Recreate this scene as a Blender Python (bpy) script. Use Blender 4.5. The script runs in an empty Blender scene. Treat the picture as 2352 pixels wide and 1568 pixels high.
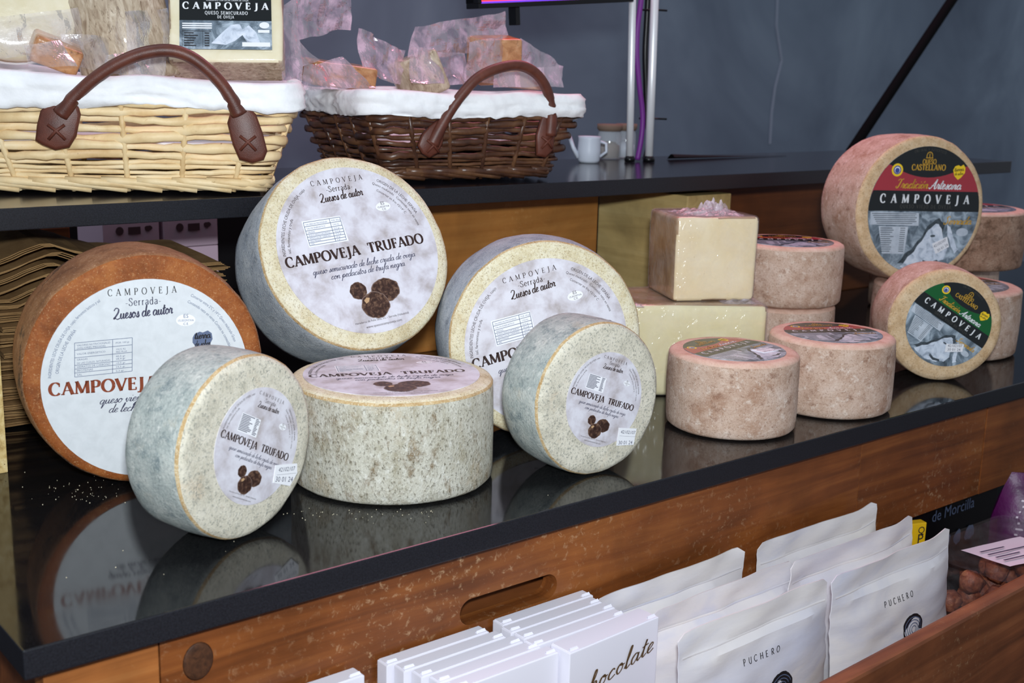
import bpy, bmesh, math, random
from mathutils import Vector, Matrix, noise
R = math.radians
random.seed(7)
scene = bpy.context.scene
col = scene.collection

# ------------------------------------------------------------------ camera
W, H, FPX = 2352, 1568, 2772.8
PITCH, ROLL, YAW, CAM_Z = R(12.4226), R(1.4514), R(39.392), 0.38
fw = Vector((math.sin(YAW)*math.cos(PITCH), math.cos(YAW)*math.cos(PITCH), -math.sin(PITCH)))
rt0 = Vector((math.cos(YAW), -math.sin(YAW), 0))
up0 = rt0.cross(fw)
rt = math.cos(ROLL)*rt0 + math.sin(ROLL)*up0
up = -math.sin(ROLL)*rt0 + math.cos(ROLL)*up0
CAM = Vector((0, 0, CAM_Z))
cd = bpy.data.cameras.new('camera'); cam = bpy.data.objects.new('camera', cd); col.objects.link(cam)
cam.matrix_world = Matrix(((rt.x, up.x, -fw.x, CAM.x), (rt.y, up.y, -fw.y, CAM.y), (rt.z, up.z, -fw.z, CAM.z), (0, 0, 0, 1)))
cd.sensor_width = 36; cd.lens = FPX/W*36
cd.clip_start = 0.02
cd.dof.use_dof = True; cd.dof.focus_distance = 1.24; cd.dof.aperture_fstop = 10
scene.camera = cam

def ray(x, y): return rt*((x-W/2)/FPX) + up*(-(y-H/2)/FPX) + fw
def onz(x, y, z=0.0):
    d = ray(x, y); return CAM + d*((z-CAM.z)/d.z)
def ony(x, y, Y):
    d = ray(x, y); return CAM + d*((Y-CAM.y)/d.y)

# ------------------------------------------------------------------ world, lights, exposure
wd = bpy.data.worlds.new('world'); scene.world = wd; wd.use_nodes = True
wd.node_tree.nodes['Background'].inputs[0].default_value = (0.66, 0.72, 0.84, 1)
wd.node_tree.nodes['Background'].inputs[1].default_value = 0.40
def area(name, loc, target, size, power, color, size_y=None):
    l = bpy.data.lights.new(name, 'AREA'); l.energy = power; l.color = color; l.size = size
    if size_y: l.shape = 'RECTANGLE'; l.size_y = size_y
    o = bpy.data.objects.new(name, l); col.objects.link(o); o.location = loc
    o.rotation_euler = (Vector(target)-Vector(loc)).to_track_quat('-Z', 'Y').to_euler()
    return o
area('camera_flash', (0.0, -0.02, 0.47), (1.0, 1.2, 0.42), 0.06, 11.2, (0.88, 0.955, 1.0), 0.04).data.spread = R(142)
area('pink_stall_lamp', (1.75, 1.65, 1.75), (1.45, 1.0, 0.0), 0.9, 15.0, (1.0, 0.36, 0.50))
area('cool_hall_lamp', (-0.2, 1.5, 2.1), (0.5, 1.1, 0.0), 1.2, 9.0, (0.78, 0.86, 1.0))
vs = scene.view_settings
scene.display_settings.display_device = 'sRGB'
vs.view_transform = 'Standard'; vs.look = 'None'; vs.exposure = 0.0; vs.gamma = 1.0; vs.use_curve_mapping = False

# ------------------------------------------------------------------ colour and material helpers
def lin(c):
    c = c/255.0
    return c/12.92 if c <= 0.04045 else ((c+0.055)/1.055)**2.4
def rgb(r, g, b): return (lin(r), lin(g), lin(b), 1)
MATS = {}
def new_mat(name, rough=0.6, spec=0.4, **kw):
    m = bpy.data.materials.new(name); m.use_nodes = True
    n = m.node_tree.nodes; b = n['Principled BSDF']
    b.inputs['Roughness'].default_value = rough
    b.inputs['Specular IOR Level'].default_value = spec
    for k, v in kw.items(): b.inputs[k.replace('_', ' ')].default_value = v
    MATS[name] = m
    return m, n, m.node_tree.links, b
def plain(name, c, rough=0.6, spec=0.4, **kw):
    m, n, l, b = new_mat(name, rough, spec, **kw); b.inputs['Base Color'].default_value = c
    return m
def ramp(n, stops):
    r = n.new('ShaderNodeValToRGB'); e = r.color_ramp.elements
    while len(e) < len(stops): e.new(0.5)
    for i, (p, c) in enumerate(stops): e[i].position = p; e[i].color = c
    return r
def coords(n, l, stretch=(1, 1, 1), src='Object'):
    t = n.new('ShaderNodeTexCoord'); mp = n.new('ShaderNodeMapping'); mp.inputs['Scale'].default_value = stretch
    l.new(t.outputs[src], mp.inputs['Vector'])
    oi = n.new('ShaderNodeObjectInfo'); ml = n.new('ShaderNodeMath'); ml.operation = 'MULTIPLY'; ml.inputs[1].default_value = 37.0
    l.new(oi.outputs['Random'], ml.inputs[0]); l.new(ml.outputs[0], mp.inputs['Location'])
    return mp.outputs[0]
def noise_tex(n, l, vec, scale, detail=6, rough=0.6, dist=0.0):
    t = n.new('ShaderNodeTexNoise'); t.inputs['Scale'].default_value = scale; t.inputs['Detail'].default_value = detail
    t.inputs['Roughness'].default_value = rough; t.inputs['Distortion'].default_value = dist
    l.new(vec, t.inputs['Vector']); return t.outputs['Fac']
def mixc(n, l, fac, a, b, mode='MIX'):
    m = n.new('ShaderNodeMix'); m.data_type = 'RGBA'; m.blend_type = mode
    for i, v in ((0, fac), (6, a), (7, b)):
        if hasattr(v, 'is_linked') or hasattr(v, 'links'): l.new(v, m.inputs[i])
        else: m.inputs[i].default_value = v
    return m.outputs[2]
def mottled(name, layers, rough=0.7, spec=0.3, bump=0.0, bscale=200, stretch=(1, 1, 1), bdist=0.001, **kw):
    """layers: first (scale, detail, distortion, stops); following (scale, detail, distortion, colour, low, high)"""
    m, n, l, b = new_mat(name, rough, spec, **kw)
    v = coords(n, l, stretch)
    s, d, di, stops = layers[0]
    r = ramp(n, stops); l.new(noise_tex(n, l, v, s, d, 0.6, di), r.inputs[0]); c = r.outputs[0]
    for s, d, di, cc, lo, hi in layers[1:]:
        r = ramp(n, [(lo, (0, 0, 0, 1)), (hi, (1, 1, 1, 1))]); l.new(noise_tex(n, l, v, s, d, 0.65, di), r.inputs[0])
        c = mixc(n, l, r.outputs[0], c, cc)
    l.new(c, b.inputs['Base Color'])
    if bump:
        bp = n.new('ShaderNodeBump'); bp.inputs['Strength'].default_value = bump; bp.inputs['Distance'].default_value = bdist
        l.new(noise_tex(n, l, v, bscale, 4, 0.6), bp.inputs['Height']); l.new(bp.outputs[0], b.inputs['Normal'])
    return m
def film(name, c, alpha, rough=0.12, bump=0.4, fres=0.45):
    """thin clear plastic: mostly see-through, faint milky haze, sharp reflections"""
    m = bpy.data.materials.new(name); m.use_nodes = True; n = m.node_tree.nodes; l = m.node_tree.links
    for q in list(n): n.remove(q)
    out = n.new('ShaderNodeOutputMaterial'); tr = n.new('ShaderNodeBsdfTransparent'); df = n.new('ShaderNodeBsdfDiffuse'); gl = n.new('ShaderNodeBsdfGlossy')
    df.inputs[0].default_value = c; gl.inputs['Roughness'].default_value = rough; tr.inputs[0].default_value = (.97, .96, .97, 1)
    v = coords(n, l)
    r = ramp(n, [(0.38, (alpha*0.35,)*3+(1,)), (0.66, (min(1, alpha*1.8),)*3+(1,))]); l.new(noise_tex(n, l, v, 34, 4, 0.6, 0.6), r.inputs[0])
    bp = n.new('ShaderNodeBump'); bp.inputs['Strength'].default_value = bump; bp.inputs['Distance'].default_value = 0.005
    l.new(noise_tex(n, l, v, 50, 3, 0.6, 0.6), bp.inputs['Height'])
    for q in (df, gl): l.new(bp.outputs[0], q.inputs['Normal'])
    m1 = n.new('ShaderNodeMixShader'); l.new(r.outputs[0], m1.inputs[0]); l.new(tr.outputs[0], m1.inputs[1]); l.new(df.outputs[0], m1.inputs[2])
    fr = n.new('ShaderNodeFresnel'); fr.inputs[0].default_value = 1.5; l.new(bp.outputs[0], fr.inputs['Normal'])
    ad = n.new('ShaderNodeMath'); ad.operation = 'MULTIPLY_ADD'; ad.inputs[1].default_value = fres; ad.inputs[2].default_value = 0.03; l.new(fr.outputs[0], ad.inputs[0])
    m2 = n.new('ShaderNodeMixShader'); l.new(ad.outputs[0], m2.inputs[0]); l.new(m1.outputs[0], m2.inputs[1]); l.new(gl.outputs[0], m2.inputs[2]); l.new(m2.outputs[0], out.inputs[0])
    MATS[name] = m; return m
def wood(name, dark, mid, light, rough=0.5, axis=0, scale=1.0, scuff=None, spec=0.4, coat=0.0):
    m, n, l, b = new_mat(name, rough, spec)
    b.inputs['Coat Weight'].default_value = coat
    st = [26, 26, 26]; st[axis] = 1.6
    v = coords(n, l, tuple(a*scale for a in st))
    r = ramp(n, [(0.25, dark), (0.5, mid), (0.78, light)]); l.new(noise_tex(n, l, v, 1.6, 8, 0.62, 0.8), r.inputs[0]); c = r.outputs[0]
    v2 = coords(n, l, (1, 1, 1))
    r2 = ramp(n, [(0.35, (0.72,)*3+(1,)), (0.7, (1.15,)*3+(1,))]); l.new(noise_tex(n, l, v2, 9, 4, 0.6, 0.3), r2.inputs[0])
    c = mixc(n, l, 1.0, c, r2.outputs[0], 'MULTIPLY')
    if scuff:
        sc, lo, hi = scuff
        v3 = coords(n, l, (1.3, 1.3, 1.3))
        r3 = ramp(n, [(lo, (0, 0, 0, 1)), (hi, (0.55,)*3+(1,))]); l.new(noise_tex(n, l, v3, 95, 9, 0.72, 0.4), r3.inputs[0])
        r4 = ramp(n, [(0.46, (0, 0, 0, 1)), (0.66, (1, 1, 1, 1))]); l.new(noise_tex(n, l, v2, 5.5, 3, 0.5), r4.inputs[0])
        f = mixc(n, l, 1.0, r3.outputs[0], r4.outputs[0], 'MULTIPLY')
        c = mixc(n, l, f, c, sc)
    l.new(c, b.inputs['Base Color'])
    bp = n.new('ShaderNodeBump'); bp.inputs['Strength'].default_value = 0.25; bp.inputs['Distance'].default_value = 0.0008
    l.new(noise_tex(n, l, v, 3.0, 8, 0.6, 0.5), bp.inputs['Height']); l.new(bp.outputs[0], b.inputs['Normal'])
    return m
def emit(name, c, s):
    m, n, l, b = new_mat(name, 0.4)
    b.inputs['Base Color'].default_value = (0, 0, 0, 1); b.inputs['Emission Color'].default_value = c; b.inputs['Emission Strength'].default_value = s
    return m

# ------------------------------------------------------------------ materials
stone, n_, l_, b_ = new_mat('black_stone', 0.05, 0.5)
v_ = coords(n_, l_)
r_ = ramp(n_, [(0.35, rgb(12, 12, 13)), (0.62, rgb(24, 24, 26)), (0.74, rgb(60, 60, 62))]); l_.new(noise_tex(n_, l_, v_, 900, 3, 0.6), r_.inputs[0]); l_.new(r_.outputs[0], b_.inputs['Base Color'])
r_ = ramp(n_, [(0.3, (0.04,)*3+(1,)), (0.75, (0.13,)*3+(1,))]); l_.new(noise_tex(n_, l_, v_, 14, 5, 0.6), r_.inputs[0]); l_.new(r_.outputs[0], b_.inputs['Roughness'])
shelf_mat = mottled('dark_shelf', [(500, 3, 0, [(0.3, rgb(22, 22, 26)), (0.7, rgb(38, 36, 42))])], rough=0.16, spec=0.5)
stone_edge = mottled('stone_edge', [(700, 3, 0, [(0.3, rgb(20, 20, 24)), (0.7, rgb(36, 37, 43))])], rough=0.35, spec=0.4)
front_wood = wood('stained_front_wood', rgb(84, 44, 19), rgb(128, 71, 32), rgb(164, 100, 48), 0.42, 0, 1.0, (rgb(200, 166, 128), 0.555, 0.66))
crate_wood = wood('red_brown_crate_wood', rgb(86, 48, 28), rgb(126, 72, 42), rgb(160, 98, 60), 0.45, 0, 1.0, (rgb(186, 150, 112), 0.565, 0.68))
end_wood = wood('orange_post_wood', rgb(120, 66, 28), rgb(166, 100, 48), rgb(196, 132, 72), 0.5, 0, 0.8, (rgb(215, 180, 130), 0.62, 0.74))
panel_wood = wood('orange_panel_wood', rgb(134, 82, 36), rgb(172, 112, 52), rgb(196, 138, 72), 0.5, 0, 0.45, (rgb(200, 160, 100), 0.55, 0.70))
dark_panel = wood('dark_panel_wood', rgb(70, 34, 14), rgb(110, 60, 26), rgb(140, 80, 38), 0.55, 0, 0.8)
pale_wood = wood('pale_block_wood', rgb(165, 138, 86), rgb(196, 168, 110), rgb(214, 190, 134), 0.6, 1, 0.8)
chip_wood = mottled('pale_chipboard', [(160, 6, 0.6, [(0.3, rgb(176, 144, 88)), (0.5, rgb(214, 186, 126)), (0.7, rgb(232, 210, 158))]), (420, 4, 0, rgb(120, 92, 52), 0.64, 0.72)], 0.8, 0.2, 0.8, 260)
wall_mat = mottled('slate_wall', [(1.3, 4, 0.6, [(0.3, rgb(108, 120, 136)), (0.55, rgb(130, 144, 160)), (0.8, rgb(152, 167, 182))])], 0.8, 0.2)
floor_mat = mottled('dark_floor', [(6, 5, 0, [(0.3, rgb(40, 34, 32)), (0.7, rgb(66, 58, 54))])], 0.7)
black_mat = plain('matt_black', rgb(14, 14, 16), 0.7, 0.2)
black_gloss = plain('black_plastic', rgb(12, 12, 14), 0.35, 0.4)

def rind(name, base, grain, patches=(), rough=0.85, bump=0.9, bscale=420, stretch=(1, 1, 1), bdist=0.0013, spec=0.15):
    """cheese rind: soft blotches, coloured patches and two scales of fine grain"""
    m, n, l, b = new_mat(name, rough, spec)
    v = coords(n, l, stretch)
    r = ramp(n, base[1]); l.new(noise_tex(n, l, v, base[0], 8, 0.68, 0.15), r.inputs[0]); c = r.outputs[0]
    for s, cc, lo, hi, amt in patches:
        r = ramp(n, [(lo, (0, 0, 0, 1)), (hi, (amt,)*3+(1,))]); l.new(noise_tex(n, l, v, s, 7, 0.7, 0.25), r.inputs[0]); c = mixc(n, l, r.outputs[0], c, cc)
    for s, cc, lo, hi, amt in grain:
        r = ramp(n, [(lo, (0, 0, 0, 1)), (hi, (amt,)*3+(1,))]); l.new(noise_tex(n, l, v, s, 3, 0.75, 0.0), r.inputs[0]); c = mixc(n, l, r.outputs[0], c, cc)
    l.new(c, b.inputs['Base Color'])
    bp = n.new('ShaderNodeBump'); bp.inputs['Strength'].default_value = bump; bp.inputs['Distance'].default_value = bdist
    l.new(noise_tex(n, l, v, bscale, 6, 0.7), bp.inputs['Height']); l.new(bp.outputs[0], b.inputs['Normal'])
    return m
truf_face = rind('truffle_rind_face', (34, [(0.30, rgb(196, 178, 138)), (0.48, rgb(222, 210, 176)), (0.70, rgb(238, 232, 210))]), [(520, rgb(150, 126, 84), .52, .68, .75), (900, rgb(246, 242, 228), .52, .68, .6)], [(55, rgb(190, 158, 102), .56, .78, .7)])
truf_side = rind('truffle_rind_side', (38, [(0.28, rgb(140, 148, 158)), (0.5, rgb(170, 177, 184)), (0.72, rgb(196, 200, 202))]), [(480, rgb(210, 212, 210), .52, .68, .6), (700, rgb(88, 94, 100), .54, .68, .7)], [(60, rgb(98, 106, 116), .53, .70, .7), (120, rgb(206, 206, 200), .58, .72, .6)])
truf_face_small = rind('small_truffle_face', (46, [(0.30, rgb(186, 180, 162)), (0.48, rgb(214, 207, 188)), (0.7, rgb(232, 225, 208))]), [(420, rgb(128, 130, 122), .52, .66, .75), (800, rgb(240, 236, 224), .54, .7, .6)], [(30, rgb(208, 178, 142), .58, .80, .6)])
truf_side_small = rind('small_truffle_side', (40, [(0.28, rgb(146, 154, 150)), (0.48, rgb(176, 183, 178)), (0.72, rgb(206, 208, 200))]), [(380, rgb(112, 122, 124), .52, .66, .7), (760, rgb(228, 228, 220), .53, .68, .6)], [(60, rgb(108, 124, 128), .52, .66, .75), (22, rgb(204, 184, 152), .58, .78, .7), (130, rgb(226, 226, 218), .55, .70, .7)])
flat_side = rind('flat_truffle_side', (46, [(0.28, rgb(170, 160, 134)), (0.48, rgb(204, 199, 182)), (0.72, rgb(226, 222, 208))]), [(420, rgb(96, 84, 60), .53, .66, .8), (800, rgb(240, 237, 226), .52, .68, .6)], [(60, rgb(128, 104, 70), .53, .66, .85), (20, rgb(180, 150, 106), .54, .72, .7), (150, rgb(240, 238, 228), .54, .68, .8)], bump=1.0, bdist=.0022, stretch=(1, .6, 1))
rim_mat = rind('tan_rind_edge', (60, [(0.3, rgb(170, 136, 90)), (0.55, rgb(200, 170, 124)), (0.8, rgb(222, 202, 164))]), [(500, rgb(226, 214, 186), .5, .66, .8)])
brown_face = rind('brown_rind_face', (42, [(0.28, rgb(112, 58, 22)), (0.5, rgb(144, 78, 32)), (0.74, rgb(170, 104, 50))]), [(520, rgb(206, 160, 112), .57, .70, .6), (900, rgb(96, 50, 24), .55, .7, .5)], [(110, rgb(184, 126, 76), .55, .74, .6)], 0.6, .5, spec=.3)
brown_side = rind('brown_rind_side', (40, [(0.28, rgb(104, 68, 44)), (0.5, rgb(142, 98, 64)), (0.74, rgb(172, 130, 94))]), [(420, rgb(204, 172, 138), .56, .70, .6), (800, rgb(84, 56, 40), .54, .70, .6)], [(20, rgb(56, 40, 34), .56, .62, .85)], 0.7, .6, spec=.25)
cast_face = rind('castellano_rind_face', (70, [(0.3, rgb(194, 158, 116)), (0.5, rgb(218, 186, 146)), (0.72, rgb(232, 206, 172))]), [(420, rgb(156, 120, 84), .53, .68, .7), (800, rgb(242, 226, 200), .54, .7, .5)], (), 0.8, .6)
cast_side = rind('castellano_rind_side', (44, [(0.28, rgb(176, 142, 122)), (0.48, rgb(206, 176, 156)), (0.72, rgb(224, 200, 184))]), [(460, rgb(146, 104, 78), .53, .68, .65), (820, rgb(236, 216, 200), .54, .7, .5)], [(24, rgb(168, 126, 100), .50, .64, .7), (70, rgb(134, 92, 70), .57, .66, .65), (110, rgb(240, 224, 210), .55, .68, .75)], 0.75, .7, spec=.25)
cast_dark_side = rind('castellano_dark_side', (44, [(0.28, rgb(134, 100, 80)), (0.5, rgb(168, 132, 110)), (0.74, rgb(196, 166, 144))]), [(460, rgb(98, 70, 52), .52, .66, .75), (820, rgb(214, 190, 170), .55, .7, .5)], [(60, rgb(98, 70, 52), .52, .64, .8)], 0.78, .7, spec=.22)
top_face = rind('castellano_top_face', (60, [(0.3, rgb(204, 162, 140)), (0.5, rgb(220, 184, 164)), (0.72, rgb(232, 202, 184))]), [(500, rgb(176, 132, 110), .55, .7, .5)], (), 0.75, .5, spec=.25)
label_truf = mottled('marbled_label_paper', [(40, 9, 0.2, [(0.32, rgb(172, 163, 163)), (0.47, rgb(200, 195, 202)), (0.58, rgb(215, 213, 221))])], 0.5, 0.35)
label_white = mottled('white_label_paper', [(90, 6, 0.4, [(0.3, rgb(202, 205, 208)), (0.6, rgb(212, 215, 218))])], 0.5, 0.35)
sticker_white = plain('sticker_white', rgb(236, 236, 240), 0.45, 0.4)
ink_brown = plain('ink_dark_brown', rgb(52, 34, 30), 0.5)
ink_black = plain('ink_black', rgb(34, 32, 36), 0.5)
ink_rust = plain('ink_rust', rgb(130, 58, 28), 0.5)
ink_blue = plain('ink_grey_blue', rgb(92, 104, 132), 0.5)
ink_slate = plain('ink_slate', rgb(70, 70, 92), 0.5)
truffle_mat = mottled('printed_truffle_brown', [(260, 6, 0.4, [(0.3, rgb(38, 24, 20)), (0.5, rgb(66, 44, 36)), (0.72, rgb(128, 98, 78))])], 0.5)
print_black = plain('label_black', rgb(24, 28, 29), 0.22, 0.5)
print_red = plain('label_red', rgb(166, 52, 62), 0.22, 0.5)
print_green = plain('label_green', rgb(14, 92, 42), 0.22, 0.5)
print_gold = plain('label_gold', rgb(206, 158, 48), 0.3, 0.5)
print_yellow = plain('label_yellow', rgb(246, 206, 32), 0.3, 0.5)
print_blue = plain('label_blue', rgb(58, 76, 150), 0.3, 0.5)
print_white = plain('label_white_ink', rgb(236, 238, 240), 0.3, 0.5)
print_dim = plain('label_dim_ink', rgb(78, 76, 70), 0.3, 0.5)
photo_grey = mottled('sheep_photo_grey', [(46, 8, 1.2, [(0.30, rgb(52, 62, 70)), (0.48, rgb(112, 126, 138)), (0.66, rgb(182, 196, 208))])], 0.22, 0.5)
photo_light = mottled('sheep_photo_light', [(70, 7, 0.8, [(0.3, rgb(126, 138, 154)), (0.5, rgb(204, 214, 228)), (0.75, rgb(238, 242, 250))])], 0.22, 0.5)
photo_dark = mottled('sheep_photo_dark', [(90, 7, 0.8, [(0.3, rgb(30, 38, 42)), (0.7, rgb(82, 92, 100))])], 0.22, 0.5)
block_face = mottled('wrapped_cheese_paste', [(24, 5, 0.3, [(0.3, rgb(236, 214, 166)), (0.7, rgb(246, 230, 192))]), (150, 3, 0.1, rgb(196, 160, 92), 0.72, 0.78)], 0.16, 0.6, 0.55, 60, bdist=0.0012, Coat_Weight=0.6, Coat_Roughness=0.12)
block_rind = mottled('wrapped_cheese_rind', [(30, 6, 0.6, [(0.3, rgb(150, 116, 80)), (0.7, rgb(190, 158, 118))])], 0.16, 0.6, 0.6, 60, bdist=0.0014, Coat_Weight=0.6, Coat_Roughness=0.12)
half_face = mottled('pale_cheese_paste', [(20, 5, 0.3, [(0.3, rgb(226, 214, 164)), (0.7, rgb(240, 232, 190))]), (90, 4, 0.4, rgb(200, 176, 96), 0.68, 0.80)], 0.16, 0.6, 0.5, 55, bdist=0.0012, Coat_Weight=0.6, Coat_Roughness=0.12)
cling = film('cling_film', rgb(246, 232, 240), 0.32, 0.14, 1.0)
bag_film = film('vacuum_bag_film', rgb(252, 212, 232), 0.36, 0.16, 0.5)
clear_film = film('clear_bag_film', rgb(248, 244, 248), 0.22, 0.16, 0.5)
wicker_light = mottled('natural_wicker', [(18, 6, 0.4, [(0.3, rgb(206, 170, 118)), (0.5, rgb(232, 204, 156)), (0.74, rgb(244, 224, 186))]), (120, 5, 0.3, rgb(150, 108, 62), 0.66, 0.80)], 0.5, 0.35, 0.5, 180, bdist=0.0006)
wicker_dark = mottled('dark_wicker', [(18, 6, 0.4, [(0.3, rgb(46, 28, 22)), (0.5, rgb(82, 52, 36)), (0.74, rgb(120, 84, 56))]), (90, 5, 0.3, rgb(140, 104, 66), 0.66, 0.84)], 0.33, 0.45, 0.5, 180, bdist=0.0006)
leather = mottled('brown_leather', [(40, 5, 0.3, [(0.3, rgb(76, 38, 28)), (0.7, rgb(104, 56, 42))])], 0.42, 0.45, 0.5, 900, bdist=0.0004)
lace = plain('leather_lace', rgb(96, 48, 34), 0.6)
cloth = mottled('white_cotton', [(30, 6, 0.4, [(0.3, rgb(232, 232, 234)), (0.6, rgb(244, 244, 245))])], 0.9, 0.1, 0.7, 45, bdist=0.002)
kraft = mottled('kraft_paper', [(20, 5, 0.3, [(0.3, rgb(138, 104, 66)), (0.6, rgb(168, 132, 88)), (0.8, rgb(186, 152, 108))])], 0.8, 0.2, 0.8, 420, stretch=(1, 1, 6))
carton = plain('pink_white_carton', rgb(206, 180, 196), 0.6)
carton_print = plain('carton_print', rgb(80, 58, 64), 0.6)
box_white = plain('white_card', rgb(232, 230, 240), 0.5, 0.3)
ink_choc = plain('ink_chocolate', rgb(96, 72, 44), 0.4)
pouch_mat = mottled('matt_pouch', [(9, 4, 0.6, [(0.3, rgb(204, 204, 218)), (0.5, rgb(226, 221, 222)), (0.75, rgb(236, 229, 222))])], 0.42, 0.4, 0.22, 26, bdist=0.004, stretch=(.6, .6, 1.6))
chrome = plain('chrome_tube', rgb(250, 251, 253), 0.36, 0.8, Metallic=0.3)
purple_cable = plain('purple_cable', rgb(120, 48, 140), 0.45)
mug_white = plain('white_ceramic', rgb(206, 212, 224), 0.35)
glass_mat, n_, l_, b_ = new_mat('jar_glass', 0.05, 0.5); b_.inputs['Base Color'].default_value = rgb(230, 236, 240); b_.inputs['Alpha'].default_value = 0.25
cork = plain('cork', rgb(120, 100, 86), 0.8)
screen_mat = emit('red_screen', (0.95, 0.04, 0.05, 1), 2.2)
screen_blue = emit('violet_screen_edge', (0.12, 0.05, 0.8, 1), 1.6)
purple_pack = mottled('purple_foil', [(30, 4, 0.5, [(0.3, rgb(70, 10, 66)), (0.7, rgb(104, 20, 98))])], 0.42, 0.5, 0.6, 30, bdist=0.003)
yellow_pack = plain('yellow_card', rgb(232, 184, 20), 0.5)
cookie = mottled('caramelised_nut', [(160, 6, 0.4, [(0.3, rgb(104, 54, 38)), (0.55, rgb(158, 90, 64)), (0.8, rgb(206, 148, 104))])], 0.45, 0.4, 0.8, 300)
tub_mat = film('clear_tub', rgb(210, 210, 216), 0.03, 0.08, 0.1, 0.25)
pink_paper = plain('pink_white_paper', rgb(232, 216, 228), 0.6)
crumb = plain('cheese_crumb', rgb(226, 214, 184), 0.8)
knot_mat = mottled('wood_knot', [(120, 6, 1.5, [(0.3, rgb(46, 26, 16)), (0.6, rgb(82, 50, 30))])], 0.6)

crease_mat = plain('wall_crease', rgb(164, 174, 190), .8)
strut_mat = plain('strut_black', rgb(12, 12, 14), .85, .1)

# ------------------------------------------------------------------ mesh helpers
class MB:
    def __init__(s): s.v = []; s.f = []; s.m = []
    def add(s, verts, faces, mi=0):
        o = len(s.v); s.v += [tuple(v) for v in verts]
        for f in faces: s.f.append(tuple(i+o for i in f)); s.m.append(mi)
    def box(s, lo, hi, bev=0.0, mi=0, M=None):
        x0, y0, z0 = lo; x1, y1, z1 = hi
        if bev <= 0:
            v = [(x0,y0,z0),(x1,y0,z0),(x1,y1,z0),(x0,y1,z0),(x0,y0,z1),(x1,y0,z1),(x1,y1,z1),(x0,y1,z1)]
            f = [(0,3,2,1),(4,5,6,7),(0,1,5,4),(1,2,6,5),(2,3,7,6),(3,0,4,7)]
        else:
            bm = bmesh.new(); bmesh.ops.create_cube(bm, size=1)
            for q in bm.verts: q.co = Vector(((x0+x1)/2+q.co.x*(x1-x0), (y0+y1)/2+q.co.y*(y1-y0), (z0+z1)/2+q.co.z*(z1-z0)))
            bmesh.ops.bevel(bm, geom=bm.edges[:], offset=bev, segments=2, profile=0.6, affect='EDGES')
            bm.verts.index_update(); v = [q.co.copy() for q in bm.verts]; f = [[q.index for q in k.verts] for k in bm.faces]; bm.free()
        if M is not None: v = [M @ Vector(q) for q in v]
        s.add(v, f, mi); return s
    def tube(s, pts, rad, k=8, cap=True, mi=0, closed=False, flat=1.0, upv=None):
        pts = [Vector(p) for p in pts]; n = len(pts)
        rs = rad if isinstance(rad, (list, tuple)) else [rad]*n
        rings = []; prev = None
        for i, p in enumerate(pts):
            a = pts[(i-1) % n] if (closed or i > 0) else p
            b = pts[(i+1) % n] if (closed or i < n-1) else p
            t = (b-a).normalized()
            if upv is not None: ref = Vector(upv)
            else: ref = prev if prev is not None else (Vector((0,0,1)) if abs(t.z) < 0.9 else Vector((1,0,0)))
            x = (ref - t*ref.dot(t))
            if x.length < 1e-6: x = t.orthogonal()
            x.normalize(); y = t.cross(x); prev = x
            rings.append([p + x*math.cos(2*math.pi*j/k)*rs[i] + y*math.sin(2*math.pi*j/k)*rs[i]*flat for j in range(k)])
        v = [q for r in rings for q in r]; f = []
        m = n if closed else n-1
        for i in range(m):
            for j in range(k):
                a = i*k+j; b = i*k+(j+1) % k; c = ((i+1) % n)*k+(j+1) % k; d = ((i+1) % n)*k+j
                f.append((a, b, c, d))
        if cap and not closed: f.append(tuple(range(k-1, -1, -1))); f.append(tuple((n-1)*k+j for j in range(k)))
        s.add(v, f, mi); return s
    def lathe(s, prof, k=48, mi=0, mis=None, fn=None):
        """prof: (r, h); axis local z"""
        n = len(prof); v = []
        for i, (r, h) in enumerate(prof):
            for j in range(k):
                a = 2*math.pi*j/k; p = Vector((r*math.cos(a), r*math.sin(a), h))
                v.append(fn(p, i, a) if fn else p)
        o = len(s.v); s.v += [tuple(q) for q in v]
        for i in range(n-1):
            for j in range(k):
                s.f.append((o+i*k+j, o+i*k+(j+1) % k, o+(i+1)*k+(j+1) % k, o+(i+1)*k+j)); s.m.append(mis[i] if mis else mi)
        if prof[0][0] > 1e-6: s.f.append(tuple(o+j for j in range(k-1, -1, -1))); s.m.append(mis[0] if mis else mi)
        if prof[-1][0] > 1e-6: s.f.append(tuple(o+(n-1)*k+j for j in range(k))); s.m.append(mis[-1] if mis else mi)
        return s
    def grid(s, fn, nu, nv, mi=0, flip=False):
        v = [fn(i/nu, j/nv) for j in range(nv+1) for i in range(nu+1)]; f = []
        for j in range(nv):
            for i in range(nu):
                q = (j*(nu+1)+i, j*(nu+1)+i+1, (j+1)*(nu+1)+i+1, (j+1)*(nu+1)+i); f.append(q[::-1] if flip else q)
        s.add(v, f, mi); return s
    def xform(s, M): s.v = [tuple(M @ Vector(q)) for q in s.v]; return s
    def prism(s, poly, z0, z1, mi=0):
        n = len(poly); v = [(x, y, z0) for x, y in poly]+[(x, y, z1) for x, y in poly]
        f = [tuple(range(n-1, -1, -1)), tuple(range(n, 2*n))]+[(i, (i+1) % n, n+(i+1) % n, n+i) for i in range(n)]
        s.add(v, f, mi); return s
    def mesh(s, name, mats, smooth=False, angle=None):
        me = bpy.data.meshes.new(name); me.from_pydata(s.v, [], s.f)
        for m in (mats if isinstance(mats, (list, tuple)) else [mats]): me.materials.append(m)
        me.polygons.foreach_set('material_index', s.m)
        if smooth:
            me.polygons.foreach_set('use_smooth', [True]*len(me.polygons))
            if angle is not None: me.set_sharp_from_angle(angle=R(angle))
        me.update(); return me
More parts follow.
